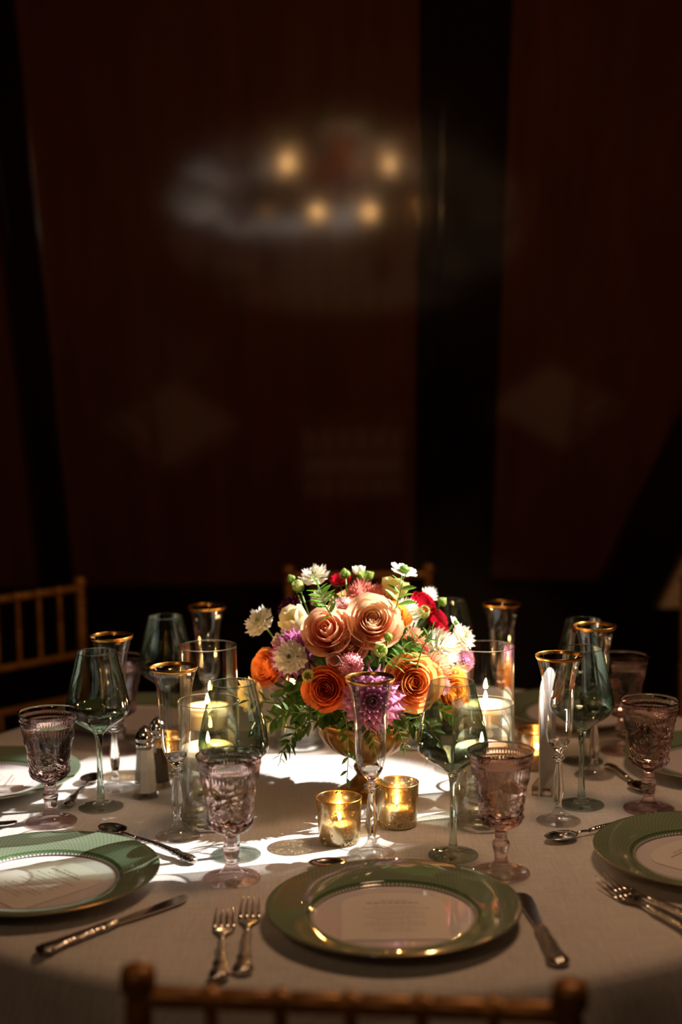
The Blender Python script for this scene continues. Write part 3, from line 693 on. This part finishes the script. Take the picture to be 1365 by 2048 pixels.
# ------------------------------------------------------------------ flower bowl
t = thing('flower_bowl', 'footed gold metal bowl with fluted sides holding the bouquet', 'bowl', (.035, 2.190, TZ))
flt = lambda th, r, z, i: r*(1+.04*abs(math.sin(11*th))*smst(.062, .075, z)*smst(.114, .106, z))
obj('bowl', lathe('gold_bowl', spline([(.018, .056), (.0245, .061), (.044, .070), (.061, .084), (.070, .098), (.0735, .109), (.0755, .113), (.0795, .117), (.0805, .1225), (.0775, .1245), (.0735, .117), (.067, .098), (.045, .078), (.018, .068), (0, .067)], 4), 176, flt), M_brass, t)
obj('pedestal', lathe('gold_pedestal', spline([(0, .0005), (.047, .0005), (.0505, .002), (.050, .0055), (.043, .010), (.030, .018), (.0195, .028), (.0160, .035), (.0195, .0415), (.0205, .0465), (.0175, .052), (.018, .056)], 4), 64), M_brass, t)

# ------------------------------------------------------------------ flowers
def petal(key, base, ctrl, tip, half, shape='round', tipcurl=0.0, ruffle=0.0, rk=9.0, spiral=0.0, tooth=0.0, trough=0.0, nu=6, nv=5, seed=0):
    """one petal: a strip of the surface swept by the curve base-ctrl-tip (radius,height) round the flower's axis"""
    V, F, U = [], [], []; rd = random.Random(seed); ph = rd.uniform(0, 6)
    for j in range(nv+1):
        t0 = j/nv
        for i in range(nu+1):
            u = -1+2*i/nu
            if shape == 'round': tm = 1-.07*u*u-.09*u**4; w_ = min(1, (t0*2.4+.18))*(1-.14*smst(.6, 1, t0))
            elif shape == 'point': tm = 1-.10*u*u; w_ = .35+.95*math.sin(PI*min(1, t0*.93+.03)**.85); w_ *= (1 if t0 < 1 else .25)
            elif shape == 'wide': tm = 1-.05*u*u; w_ = .35+.65*min(1, t0*1.5)
            tm *= 1-tooth*abs(math.sin(u*7+ph))*(1 if j == nv else 0)
            tt = t0*tm
            r = (1-tt)**2*base[0]+2*tt*(1-tt)*ctrl[0]+tt*tt*tip[0]; z = (1-tt)**2*base[1]+2*tt*(1-tt)*ctrl[1]+tt*tt*tip[1]
            c = max(0, tt-.72)/.28
            r += tipcurl*c*c; z -= tipcurl*.55*c*c
            r += spiral*u; a = math.radians(half)*u*w_
            rf = ruffle*tt*tt*math.sin(rk*u+ph+2*tt); z += rf + trough*u*u*(tt); r += rf*.5
            V.append((r*math.cos(a), r*math.sin(a), z)); U.append(((u+1)/2, tt))
    for j in range(nv):
        for i in range(nu):
            a = j*(nu+1)+i; F.append((a, a+1, a+nu+2, a+nu+1))
    return mesh(key, V, F, U)
_pc = {}
def pmesh(key, palette, *a, **k):
    kk = (key, palette)
    if kk not in _pc:
        me = petal('petal', *a, **k); me.materials.append(petal_mat(palette)); _pc[kk] = me
    return _pc[kk]
def orient(o, D, spin):
    q = Vector(D).to_track_quat('Z', 'Y') @ Quaternion((0, 0, 1), spin); o.rotation_mode = 'QUATERNION'; o.rotation_quaternion = q
def ring(t, key, pal, n, off, jit, *a, part='petal', join=False, **k):
    me = pmesh(key, pal, *a, **k); rd = random.Random(hash(key) & 255 if False else sum(map(ord, key)))
    if join:
        vs, fs, us = [], [], []
        uvd = [me.uv_layers[0].data[l.index].uv[:] for l in me.loops]; vu = {}
        for l in me.loops: vu[l.vertex_index] = me.uv_layers[0].data[l.index].uv[:]
        for i in range(n):
            R = Matrix.Rotation(off+2*PI*i/n+rd.uniform(-jit, jit), 3, 'Z'); b = len(vs); s = 1+rd.uniform(-.06, .06)
            vs += [R @ v.co*s for v in me.vertices]; us += [vu[j] for j in range(len(me.vertices))]; fs += [tuple(b+x for x in p.vertices) for p in me.polygons]
        return vs, fs, us
    for i in range(n):
        o = obj(part, me, None, t); o.rotation_euler = (rd.uniform(-.04, .04), rd.uniform(-.05, .05), off+2*PI*i/n+rd.uniform(-jit, jit)); s = 1+rd.uniform(-.05, .05); o.scale = (s, s, s)
def joined(t, name, pal, sets, stuff=True):
    V, F, U = [], [], []
    for v, f, u in sets:
        b = len(V); V += v; F += [tuple(b+x for x in ff) for ff in f]; U += u
    o = obj(name, mesh(name, V, F, U), petal_mat(pal), t)
    if stuff: o['kind'] = 'stuff'
def sepals(t, n=5, r=.45, z=-.5, L=.6):
    me = petal('sepal', (.08, z-.1), (r, z-.1), (r*1.3, z+L*.5), 18, 'point', .1)
    me.materials.append(M_leaf_bright)
    for i in range(n):
        o = obj('sepal', me, None, t); o.rotation_euler = (0, 0, 2*PI*i/n)
FLOWER = dict(rose=('rose', 'rose'), rose_bud=('rose', 'rose'), mum=('chrysanthemum', 'flower'), scabiosa=('scabiosa', 'flower'), ruffled=('carnation', 'flower'), tulip=('cupped_flower', 'flower'),
              poppy=('anemone', 'flower'), ranunculus=('ranunculus', 'flower'), bud_frill=('scabiosa_bud', 'bud'), bud=('flower_bud', 'bud'))
GRP = dict(rose='roses in the bouquet', rose_bud='roses in the bouquet', mum='chrysanthemums in the bouquet', scabiosa='scabiosas in the bouquet', ruffled='ruffled blooms in the bouquet', tulip='cup shaped blooms in the bouquet',
           poppy='small white flowers in the bouquet', ranunculus='crimson blooms in the bouquet', bud_frill='green buds in the bouquet', bud='green buds in the bouquet')
def flower(kind, pal, P, D, R, label, idx):
    nm, cat = FLOWER[kind]; t = thing(nm, label, cat, P, 0, GRP[kind]); orient(t, D, random.uniform(0, 6.28)); t.scale = (R, R, R)
    if kind == 'rose':
        ring(t, 'r0', pal, 3, 0, .1, (.03, -.3), (.14, .0), (.06, .36), 80, spiral=.02)
        ring(t, 'r1', pal, 4, .5, .1, (.05, -.35), (.23, .0), (.15, .41), 64, spiral=.025)
        ring(t, 'r2', pal, 5, .2, .1, (.07, -.4), (.34, .0), (.25, .45), 54, tipcurl=.02, spiral=.03)
        ring(t, 'r2b', pal, 5, .6, .1, (.07, -.4), (.46, .0), (.36, .47), 54, tipcurl=.03, spiral=.035)
        ring(t, 'r3', pal, 5, .9, .1, (.08, -.45), (.60, -.02), (.48, .47), 56, tipcurl=.05, spiral=.04)
        ring(t, 'r4', pal, 5, .3, .1, (.1, -.5), (.76, -.08), (.62, .42), 56, tipcurl=.09, spiral=.045, ruffle=.015)
        ring(t, 'r5', pal, 5, .8, .12, (.1, -.55), (.94, -.2), (.78, .31), 56, tipcurl=.13, spiral=.045, ruffle=.02)
        ring(t, 'r6', pal, 5, .1, .12, (.1, -.6), (1.10, -.4), (.95, .12), 52, tipcurl=.15, spiral=.04, ruffle=.03)
        sepals(t, 5, .4, -.6, .4)
    elif kind == 'rose_bud':
        ring(t, 'b0', pal, 3, 0, .1, (.03, -.3), (.2, .2), (.08, .72), 72, spiral=.03)
        ring(t, 'b1', pal, 4, .5, .1, (.05, -.4), (.42, .15), (.24, .74), 60, spiral=.04)
        ring(t, 'b2', pal, 5, .2, .1, (.07, -.5), (.68, .0), (.44, .68), 56, tipcurl=.06, spiral=.05)
        ring(t, 'b3', pal, 5, .7, .1, (.1, -.6), (.92, -.2), (.66, .55), 56, tipcurl=.14, spiral=.05)
        ring(t, 'b4', pal, 5, .1, .1, (.1, -.7), (1.05, -.5), (.90, .25), 54, tipcurl=.2, spiral=.04, ruffle=.03)
        sepals(t, 5, .4, -.7, .4)
    elif kind == 'ranunculus':
        ring(t, 'n0', pal, 5, 0, .1, (.03, -.3), (.25, .3), (.06, .6), 60)
        ring(t, 'n1', pal, 5, .5, .1, (.05, -.4), (.5, .25), (.22, .66), 55)
        ring(t, 'n2', pal, 6, .2, .1, (.07, -.5), (.78, .1), (.42, .64), 50)
        ring(t, 'n3', pal, 6, .7, .1, (.1, -.6), (1.02, -.1), (.66, .52), 44)
        ring(t, 'n4', pal, 6, .1, .1, (.1, -.6), (1.2, -.35), (.92, .28), 40, tipcurl=.08)
    elif kind == 'mum':
        ring(t, 'm0', pal, 18, 0, .05, (.1, -.32), (.6, -.45), (1.02, -.14), 11.5, 'point', tipcurl=.06, trough=.05, nu=3, nv=6)
        ring(t, 'm1', pal, 17, .2, .05, (.1, -.25), (.6, -.3), (.96, .08), 11.5, 'point', tipcurl=.03, trough=.06, nu=3, nv=6)
        ring(t, 'm2', pal, 16, .1, .05, (.1, -.2), (.6, -.12), (.84, .28), 11.5, 'point', trough=.06, nu=3, nv=6)
        sets = [ring(t, 'm3', pal, 16, .0, .08, (.08, -.1), (.5, -.02), (.66, .42), 12.5, 'point', trough=.05, nu=2, nv=4, join=True),
                ring(t, 'm4', pal, 15, .2, .08, (.06, -.1), (.38, .05), (.48, .50), 11, 'point', trough=.04, nu=2, nv=4, join=True),
                ring(t, 'm5', pal, 13, .1, .08, (.05, -.1), (.26, .1), (.30, .52), 13, 'point', trough=.04, nu=2, nv=4, join=True),
                ring(t, 'm6', pal, 10, .3, .08, (.03, -.1), (.16, .1), (.13, .48), 17, 'point', trough=.03, nu=2, nv=4, join=True)]
        joined(t, 'inner_petals', pal, sets)
    elif kind == 'scabiosa':
        ring(t, 's0', pal, 8, 0, .08, (.1, -.1), (.55, -.16), (1.02, .04), 25, 'wide', ruffle=.13, rk=5, tooth=.16, nu=7, nv=5)
        ring(t, 's1', pal, 7, .4, .12, (.08, -.05), (.45, .0), (.78, .24), 25, 'wide', ruffle=.13, rk=5, tooth=.18, nu=7, nv=4)
        sets = [ring(t, 's2', pal, 11, .1, .1, (.05, .05), (.3, .14), (.52, .34), 26, 'wide', ruffle=.10, rk=5, tooth=.2, nu=4, nv=3, join=True),
                ring(t, 's3', pal, 9, .3, .1, (.03, .1), (.16, .2), (.28, .33), 34, 'wide', ruffle=.05, rk=5, tooth=.2, nu=4, nv=3, join=True)]
        joined(t, 'inner_florets', pal, sets)
        o = obj('eye', lathe('eye', [(0, .15), (.06, .18), (.09, .25), (.06, .31), (0, .33)], 10), M_dark if idx in (8,) else M_stem, t)
        sepals(t, 6, .3, -.36, .15)
    elif kind == 'ruffled':
        ring(t, 'c0', pal, 8, 0, .15, (.08, -.5), (.7, -.5), (1.0, -.05), 30, 'wide', ruffle=.16, rk=9, tooth=.20, nu=11, nv=4)
        ring(t, 'c1', pal, 7, .4, .15, (.08, -.4), (.6, -.25), (.84, .24), 30, 'wide', ruffle=.18, rk=9, tooth=.20, nu=11, nv=4)
        ring(t, 'c2', pal, 6, .2, .15, (.06, -.3), (.45, -.05), (.62, .46), 32, 'wide', ruffle=.20, rk=9, tooth=.22, nu=11, nv=4)
        sets = [ring(t, 'c3', pal, 6, .5, .15, (.05, -.2), (.26, .1), (.40, .56), 34, 'wide', ruffle=.22, rk=9, tooth=.24, nu=9, nv=4, join=True),
                ring(t, 'c4', pal, 5, .1, .15, (.03, -.2), (.12, .1), (.18, .60), 42, 'wide', ruffle=.18, rk=8, tooth=.16, nu=7, nv=4, join=True)]
        joined(t, 'inner_petals', pal, sets)
    elif kind == 'tulip':
        ring(t, 't0', pal, 4, 0, .05, (.06, -.6), (.82, -.35), (.50, .62), 56, tipcurl=.02, ruffle=.02, nu=6, nv=6)
        ring(t, 't1', pal, 4, .8, .05, (.06, -.65), (1.02, -.5), (.78, .55), 54, tipcurl=.10, ruffle=.04, nu=6, nv=6)
    elif kind == 'poppy':
        ring(t, 'p0', pal, 6, 0, .08, (.08, -.1), (.6, -.15), (1.0, .10), 30, 'round', tipcurl=.08, ruffle=.04)
        obj('eye', lathe('eye', [(0, -.05), (.30, -.02), (.40, .14), (.30, .30), (.12, .38), (0, .38)], 14, lambda th, r, z, i: r*(1+.06*math.cos(7*th))), M_leaf_bright, t)
    elif kind == 'bud_frill':
        ring(t, 'f0', pal, 7, 0, .05, (.05, -.7), (1.25, -.3), (.40, .72), 34, ruffle=.03)
        ring(t, 'f1', pal, 9, .3, .1, (.1, .1), (.5, .5), (.62, .72), 20, 'wide', ruffle=.08, tooth=.2, nu=4, nv=3)
        sepals(t, 6, .5, -.7, .5)
    elif kind == 'bud':
        ring(t, 'u0', pal, 5, 0, .02, (.05, -.8), (1.45, -.3), (.06, .85), 42)
        ring(t, 'u1', pal, 5, .6, .02, (.05, -.82), (1.6, -.4), (.25, .70), 22, 'point')
    # stem down into the bowl, drawn in the flower's own frame
    inv = Matrix.LocRotScale(Vector(P), t.rotation_quaternion, Vector((R, R, R))).inverted()
    goal = Vector((.035+.25*(P[0]-.035), 2.19+.25*(P[1]-2.19), .862)); a = Vector(P)-Vector(D)*R*.45
    mid = (a+goal)/2 - Vector(D)*R*.4
    pts = [inv @ ((1-s)**2*a+2*s*(1-s)*mid+s*s*goal) for s in (0, .2, .4, .6, .8, 1)]
    obj('stem', sweep('stem', pts, .0014/R, 6), M_stem, t)
    return t
ROWS = [
 ('rose', 'peach', (0.045, 2.115, 1.05), (0.07, -0.84, 0.54), 0.0431, 'large open peach rose at the upper centre of the bouquet'),
 ('rose_bud', 'peach_pink', (-0.023, 2.106, 1.038), (-0.18, -0.86, 0.48), 0.0377, 'half open peach pink rose left of the large peach rose'),
 ('rose', 'orange', (-0.026, 2.075, 0.957), (-0.14, -0.97, 0.18), 0.0337, 'deep orange rose low on the bouquet above the gold bowl'),
 ('rose', 'apricot', (0.104, 2.087, 0.962), (0.26, -0.95, 0.2), 0.043, 'apricot orange rose low on the right, behind the tall wine glass'),
 ('rose', 'orange_light', (-0.121, 2.199, 0.964), (-0.65, -0.69, 0.31), 0.0301, 'orange rose at the left edge of the bouquet, under the lilac mum'),
 ('rose', 'yellow_orange', (0.169, 2.165, 0.928), (0.58, -0.8, 0.13), 0.0329, 'yellow orange rose at the lower right edge of the bouquet'),
 ('mum', 'lilac', (0.043, 2.057, 0.942), (0.03, -0.99, 0.15), 0.0506, 'big lilac chrysanthemum seen through the rim of the front flute'),
 ('mum', 'lilac_rose', (-0.078, 2.132, 1.001), (-0.43, -0.82, 0.38), 0.0398, 'lilac chrysanthemum behind the white scabiosa on the left side'),
 ('scabiosa', 'white', (-0.079, 2.095, 1.002), (-0.27, -0.91, 0.3), 0.0286, 'white scabiosa with a dark centre on the left front of the bouquet'),
 ('scabiosa', 'white', (-0.131, 2.207, 1.036), (-0.58, -0.62, 0.54), 0.0284, 'white scabiosa reaching out at the upper left edge of the bouquet'),
 ('scabiosa', 'cream', (-0.147, 2.191, 0.922), (-0.62, -0.77, 0.14), 0.0301, 'cream scabiosa hanging lowest at the left, behind a wine glass'),
 ('scabiosa', 'white', (-0.043, 2.227, 1.105), (-0.27, -0.48, 0.84), 0.0261, 'white scabiosa at the top left of the bouquet'),
 ('ruffled', 'white', (-0.035, 2.216, 1.072), (-0.32, -0.38, 0.87), 0.0182, 'ruffled white bloom just under the topmost left scabiosa'),
 ('tulip', 'cream', (-0.074, 2.174, 1.043), (-0.55, -0.47, 0.69), 0.028, 'cream cup shaped bloom beside the burgundy flower'),
 ('mum', 'burgundy', (-0.084, 2.213, 1.06), (-0.62, -0.09, 0.78), 0.0229, 'dark burgundy chrysanthemum at the upper left'),
 ('ruffled', 'blush', (0.002, 2.142, 1.07), (-0.09, -0.75, 0.65), 0.0191, 'blush pink ruffled bloom touching the large peach rose from the left'),
 ('ruffled', 'celosia', (0.03, 2.217, 1.084), (0.02, -0.13, 0.99), 0.0261, 'salmon pink ruffled bloom crowning the large peach rose'),
 ('ruffled', 'celosia', (0.057, 2.216, 1.077), (0.19, -0.14, 0.97), 0.0237, 'smaller salmon pink ruffled bloom right of the crowning one'),
 ('ruffled', 'pink', (0.012, 2.071, 0.993), (-0.04, -0.96, 0.27), 0.0209, 'frilled pink bloom between the deep orange rose and the lilac mum'),
 ('tulip', 'butter', (0.083, 2.221, 1.084), (0.34, -0.02, 0.94), 0.0253, 'butter yellow cup shaped bloom at the top of the bouquet'),
 ('tulip', 'green', (0.039, 2.228, 1.103), (0.08, 0.13, 0.99), 0.0135, 'pale green pointed bud at the top centre'),
 ('poppy', 'white', (0.098, 2.216, 1.113), (0.32, -0.26, 0.91), 0.0213, 'small white flower with a green centre standing highest on the right'),
 ('ranunculus', 'crimson', (0.127, 2.211, 1.06), (0.55, -0.27, 0.79), 0.0229, 'crimson ranunculus at the upper right'),
 ('ranunculus', 'crimson', (0.148, 2.217, 1.033), (0.74, -0.04, 0.67), 0.0238, 'crimson ranunculus half hidden under the upper right one'),
 ('ranunculus', 'crimson', (0.161, 2.224, 1.006), (0.86, 0.12, 0.5), 0.016, 'small crimson bloom low on the right edge'),
 ('ranunculus', 'crimson', (-0.003, 2.238, 1.095), (-0.16, 0.11, 0.98), 0.0175, 'crimson bloom behind the pale buds at the top left'),
 ('ruffled', 'white', (0.103, 2.18, 1.057), (0.37, -0.59, 0.71), 0.0241, 'ruffled white bloom just right of the large peach rose'),
 ('bud_frill', 'lime', (0.126, 2.191, 1.05), (0.45, -0.59, 0.67), 0.0141, 'round lime green bud in front of the crimson ranunculus'),
 ('bud', 'green', (0.158, 2.209, 1.064), (0.69, -0.03, 0.72), 0.0095, 'green ranunculus bud on a bare stem at the far right top'),
 ('scabiosa', 'white', (0.19, 2.2, 1.007), (0.62, -0.65, 0.44), 0.0237, 'white bloom sticking out at the right edge'),
 ('poppy', 'white', (0.177, 2.195, 1.032), (0.76, -0.32, 0.57), 0.0118, 'tiny pale green cup flower above the right white bloom'),
 ('ruffled', 'white', (0.157, 2.173, 0.999), (0.63, -0.65, 0.44), 0.0344, 'large ruffled white carnation on the right side'),
 ('ruffled', 'blush_peach', (0.142, 2.117, 0.976), (0.4, -0.88, 0.26), 0.0282, 'peach tinted ruffled carnation under the large white one'),
 ('ruffled', 'cream', (0.179, 2.195, 0.957), (0.88, -0.4, 0.24), 0.0254, 'cream ruffled carnation at the right edge under the white one'),
 ('ruffled', 'pink', (0.151, 2.116, 0.95), (0.4, -0.9, 0.18), 0.0153, 'small pale pink ruffled bloom above the yellow orange rose'),
 ('mum', 'lilac', (0.195, 2.206, 0.972), (0.78, -0.54, 0.33), 0.0199, 'small lilac bloom peeping out at the right edge'),
 ('bud_frill', 'lime', (0.056, 2.068, 1.016), (0.07, -0.95, 0.32), 0.0141, 'lime green scabiosa bud at the middle of the bouquet front'),
 ('bud', 'green', (0.068, 2.078, 1.034), (0.13, -0.91, 0.4), 0.0082, 'small green bud standing on a stem below the large peach rose'),
 ('bud_frill', 'lime', (-0.069, 2.215, 1.09), (-0.47, -0.17, 0.87), 0.0126, 'pale green round bud at the top left beside the white scabiosa'),
 ('bud', 'green', (-0.08, 2.215, 1.103), (-0.51, 0.01, 0.86), 0.0079, 'smallest green bud at the extreme top left'),
 ('bud', 'green', (0.005, 2.218, 1.109), (-0.11, 0.05, 0.99), 0.0103, 'green ranunculus bud on a thick stem at the top'),
 ('bud_frill', 'lime', (-0.051, 2.079, 0.976), (-0.21, -0.95, 0.23), 0.0135, 'yellow green bud next to the dark centred white scabiosa'),
 ('tulip', 'blush', (-0.011, 2.082, 0.998), (-0.1, -0.95, 0.3), 0.015, 'open blush petals above the deep orange rose'),
 ('tulip', 'white', (0.027, 2.238, 1.111), (0.01, 0.2, 0.98), 0.0119, 'white petals peeping out at the very top behind the buds'),
 ('ruffled', 'white', (0.141, 2.231, 1.074), (0.61, 0.14, 0.78), 0.0159, 'white bloom behind the upper right crimson ranunculus'),
 ('scabiosa', 'white', (-0.102, 2.192, 1.009), (-0.7, -0.48, 0.53), 0.0141, 'small white bloom between the left scabiosa and the lilac mum'),
 ('ruffled', 'blush_peach', (0.111, 2.132, 1.022), (0.32, -0.83, 0.45), 0.0184, 'peach ruffled bloom deep between the stems on the right'),
 ('ruffled', 'coral', (0.124, 2.121, 1.007), (0.32, -0.87, 0.37), 0.0084, 'tiny coral bloom below the green stems on the right'),
 ('tulip', 'white', (0.132, 2.108, 0.897), (0.35, -0.94, 0.0), 0.0092, 'little white bell hanging lowest on the right'),
 ('rose', 'peach_pink', (0.011, 2.099, 1.018), (-0.05, -0.92, 0.39), 0.0256, 'peach rose tucked below the large one at the bouquet centre'),
 ('rose_bud', 'yellow_orange', (0.079, 2.154, 1.051), (0.29, -0.62, 0.73), 0.0262, 'golden peach rose behind the right side of the large peach rose'),
 ('rose', 'peach', (0.071, 2.306, 0.993), (0.31, 0.85, 0.42), 0.045, 'peach rose on the side of the bouquet facing the wall'),
 ('rose', 'orange', (-0.047, 2.305, 0.969), (-0.48, 0.84, 0.26), 0.042, 'orange rose on the side of the bouquet facing the wall'),
 ('mum', 'lilac', (0.012, 2.324, 0.943), (-0.09, 0.99, 0.09), 0.045, 'lilac chrysanthemum low on the side facing the wall'),
 ('ruffled', 'white', (-0.076, 2.259, 1.016), (-0.67, 0.47, 0.57), 0.032, 'white ruffled bloom on the back left of the bouquet'),
 ('ruffled', 'white', (0.1, 2.262, 1.036), (0.5, 0.5, 0.71), 0.032, 'white ruffled bloom on the back right of the bouquet'),
 ('rose', 'apricot', (0.017, 2.277, 1.048), (-0.05, 0.61, 0.79), 0.04, 'apricot rose high on the side facing the wall'),
 ('ranunculus', 'crimson', (0.063, 2.254, 1.06), (0.25, 0.43, 0.87), 0.028, 'crimson ranunculus high on the side facing the wall'),
 ('ruffled', 'blush', (0.147, 2.271, 0.943), (0.82, 0.57, 0.09), 0.03, 'blush bloom low on the back right of the bouquet'),
 ('ruffled', 'blush', (-0.105, 2.262, 0.93), (-0.87, 0.5, 0.0), 0.03, 'blush bloom low on the back left of the bouquet'),
]
for i, (kind, pal, P, D, R, label) in enumerate(ROWS): flower(kind, pal, P, D, R, label, i)

# ------------------------------------------------------------------ greenery
def leaf_mesh(name, mat, wd=.30, fold=.10, droop=.12):
    V, F, U = [], [], []; nv = 6
    for j in range(nv+1):
        s = j/nv; w_ = wd*math.sin(PI*min(1, s*.97+.015))**.8*(1-.25*s)
        for u in (-1, -.5, 0, .5, 1): V.append((s, u*w_, abs(u)*fold*w_*2-droop*s*s)); U.append(((u+1)/2, s))
    for j in range(nv):
        for i in range(4):
            a = j*5+i; F.append((a, a+1, a+6, a+5))
    me = mesh(name, V, F, U); me.materials.append(mat); return me
LF = leaf_mesh('leaf', M_leaf, .25); LB = leaf_mesh('leaf_fresh', M_leaf_bright, .24); LS = leaf_mesh('leaf_slim', M_leaf_bright, .10, .15, .2)
def sprig(label, pts, me, size, n, spread=1.0, name='leafy_sprig', group='leafy sprigs in the bouquet'):
    P = [Vector(p) for p in pts]; base = P[0]
    t = thing(name, label, 'sprig', base, 0, group)
    q = [p-base for p in P]
    def at(s): return (1-s)**2*q[0]+2*s*(1-s)*(2*q[1]-.5*q[0]-.5*q[2])+s*s*q[2]
    obj('stem', sweep('sprig_stem', [at(k/8) for k in range(9)], [.0013-.0007*k/8 for k in range(9)], 6), M_stem, t)
    for k in range(n):
        s = .12+.88*k/(n-1) if n > 1 else 1
        d = (at(min(1, s+.05))-at(max(0, s-.05))).normalized(); side = d.cross(Vector((0, -1, .25))).normalized()*(1 if k % 2 else -1)
        dirv = (d*(.75 if k < n-1 else 3)+side*spread+Vector((0, random.uniform(-.5, .1), random.uniform(-.35, .15)))).normalized()
        o = obj('leaf', me, None, t); o.location = at(s); z = size*random.uniform(.75, 1.15)*(1-.25*s); o.scale = (z, z, z)
        o.rotation_mode = 'QUATERNION'; o.rotation_quaternion = dirv.to_track_quat('X', 'Z') @ Quaternion((1, 0, 0), random.uniform(-.8, .8))
    return t
SP = [
 ('leafy sprig arching out at the left under the orange rose', [(-.056, 2.12, .922), (-.100, 2.10, .930), (-.142, 2.09, .938)], LF, .026, 11),
 ('longest leafy sprig reaching left over the cloth behind the wine glass', [(-.050, 2.10, .915), (-.092, 2.08, .914), (-.128, 2.06, .905)], LF, .028, 11),
 ('leafy sprig drooping left of the gold bowl', [(-.042, 2.09, .905), (-.070, 2.06, .899), (-.082, 2.05, .872)], LF, .025, 9),
 ('thin sprig dangling lowest at the left of the gold bowl', [(-.055, 2.07, .900), (-.083, 2.05, .882), (-.095, 2.05, .853)], LF, .020, 6),
 ('sprig hanging down over the front of the gold bowl, seen beside the flute', [(.000, 2.06, .925), (.006, 2.035, .896), (.004, 2.03, .834)], LF, .022, 9),
 ('short sprig hanging over the gold bowl behind the front flute', [(.030, 2.06, .920), (.040, 2.045, .896), (.046, 2.045, .868)], LF, .020, 7),
 ('leafy sprig spreading right of the gold bowl', [(.076, 2.07, .922), (.098, 2.055, .910), (.116, 2.05, .896)], LF, .024, 9),
 ('leafy sprig trailing down right of the bowl behind the wine glass', [(.115, 2.09, .912), (.132, 2.06, .890), (.128, 2.05, .858)], LF, .024, 10),
 ('small sprig on the right shoulder of the gold bowl', [(.072, 2.06, .910), (.083, 2.045, .893), (.090, 2.045, .874)], LF, .018, 6),
 ('leafy sprig at the right beneath the yellow orange rose', [(.135, 2.12, .915), (.158, 2.11, .910), (.176, 2.11, .898)], LF, .024, 8),
 ('sprig under the left chrysanthemum, above the bowl rim', [(-.030, 2.07, .930), (-.060, 2.04, .930), (-.090, 2.03, .938)], LF, .024, 8),
 ('bright green leafy shoot at the top left of the bouquet', [(-.012, 2.10, 1.058), (-.026, 2.09, 1.082), (-.034, 2.09, 1.108)], LB, .030, 9),
 ('slim green shoot rising in front of the apricot rose', [(.072, 2.06, .990), (.080, 2.035, 1.008), (.088, 2.02, 1.030)], LS, .030, 6),
 ('broad green leaf shoot at the top right beside the butter yellow bloom', [(.080, 2.14, 1.060), (.086, 2.12, 1.086), (.092, 2.12, 1.112)], LB, .036, 4),
 ('green branching shoot between the right roses and the white carnation', [(.110, 2.08, .985), (.116, 2.06, 1.015), (.132, 2.05, 1.050)], LS, .026, 9),
 ('dark green shoot deep in the middle right of the bouquet', [(.085, 2.12, .985), (.100, 2.09, 1.010), (.112, 2.08, 1.030)], LF, .034, 6),
]
for lab, pts, me, size, n in SP: sprig(lab, pts, me, size*.95, n+4)
# leaves nobody could count, packed between the flowers
rd = random.Random(11); V, F, U = [], [], []
base = leaf_mesh('tmp', M_leaf, .26); bv = [v.co.copy() for v in base.vertices]; bf = [tuple(p.vertices) for p in base.polygons]
bu = {l.vertex_index: base.uv_layers[0].data[l.index].uv[:] for l in base.loops}
for k in range(620):
    a = rd.uniform(0, 2*PI); e = rd.uniform(-.75, 1.45); rr = rd.uniform(.45, .86)
    n_ = Vector((math.cos(a)*math.cos(e), math.sin(a)*math.cos(e), math.sin(e)))
    p = Vector((.028+.138*rr*n_.x, 2.195+.120*rr*n_.y, .935+.135*rr*n_.z*(1 if n_.z > 0 else .35)))
    if k > 520:                                     # collar spilling over the rim
        a = rd.uniform(0, 2*PI); n_ = Vector((math.cos(a), math.sin(a), rd.uniform(-.5, .1))); p = Vector((.033+.070*math.cos(a), 2.192+.070*math.sin(a), rd.uniform(.888, .925)))
    s = rd.uniform(.022, .042); q = (n_+Vector((rd.uniform(-.8, .8), rd.uniform(-.8, .8), rd.uniform(-.8, .8)))).normalized().to_track_quat('X', 'Z') @ Quaternion((1, 0, 0), rd.uniform(0, 6.28))
    b = len(V); V += [p+q @ (v*s) for v in bv]; F += [tuple(b+x for x in f) for f in bf]; U += [bu[j] for j in range(len(bv))]
o = obj('foliage', mesh('foliage', V, F, U), M_leaf); tag(o, 'dense green foliage packed between the flowers above the gold bowl', 'foliage', kind='stuff')

# ------------------------------------------------------------------ lamp housing of the pin spot, on the ceiling
t = thing('spot_lamp', 'small black pin spot on the ceiling aimed at the bouquet', 'lamp', SPOT_POS)
d = (Vector((-.13, 2.16, .80))-Vector(SPOT_POS)).normalized(); q = d.to_track_quat('Z', 'Y').to_matrix().to_4x4()
me = lathe('lamp_body', [(.030, -.11), (.045, -.10), (.048, .03), (.050, .035), (.046, .035), (.044, .02), (.044, -.09), (.028, -.10), (.030, -.11)], 24); me.transform(q)
obj('lamp_body', me, M_wood_dark, t); obj('lamp_arm', sweep('lamp_arm', [(0, 0, .05), (0, 0, 2.78-SPOT_POS[2])], .008, 8), M_wood_dark, t)
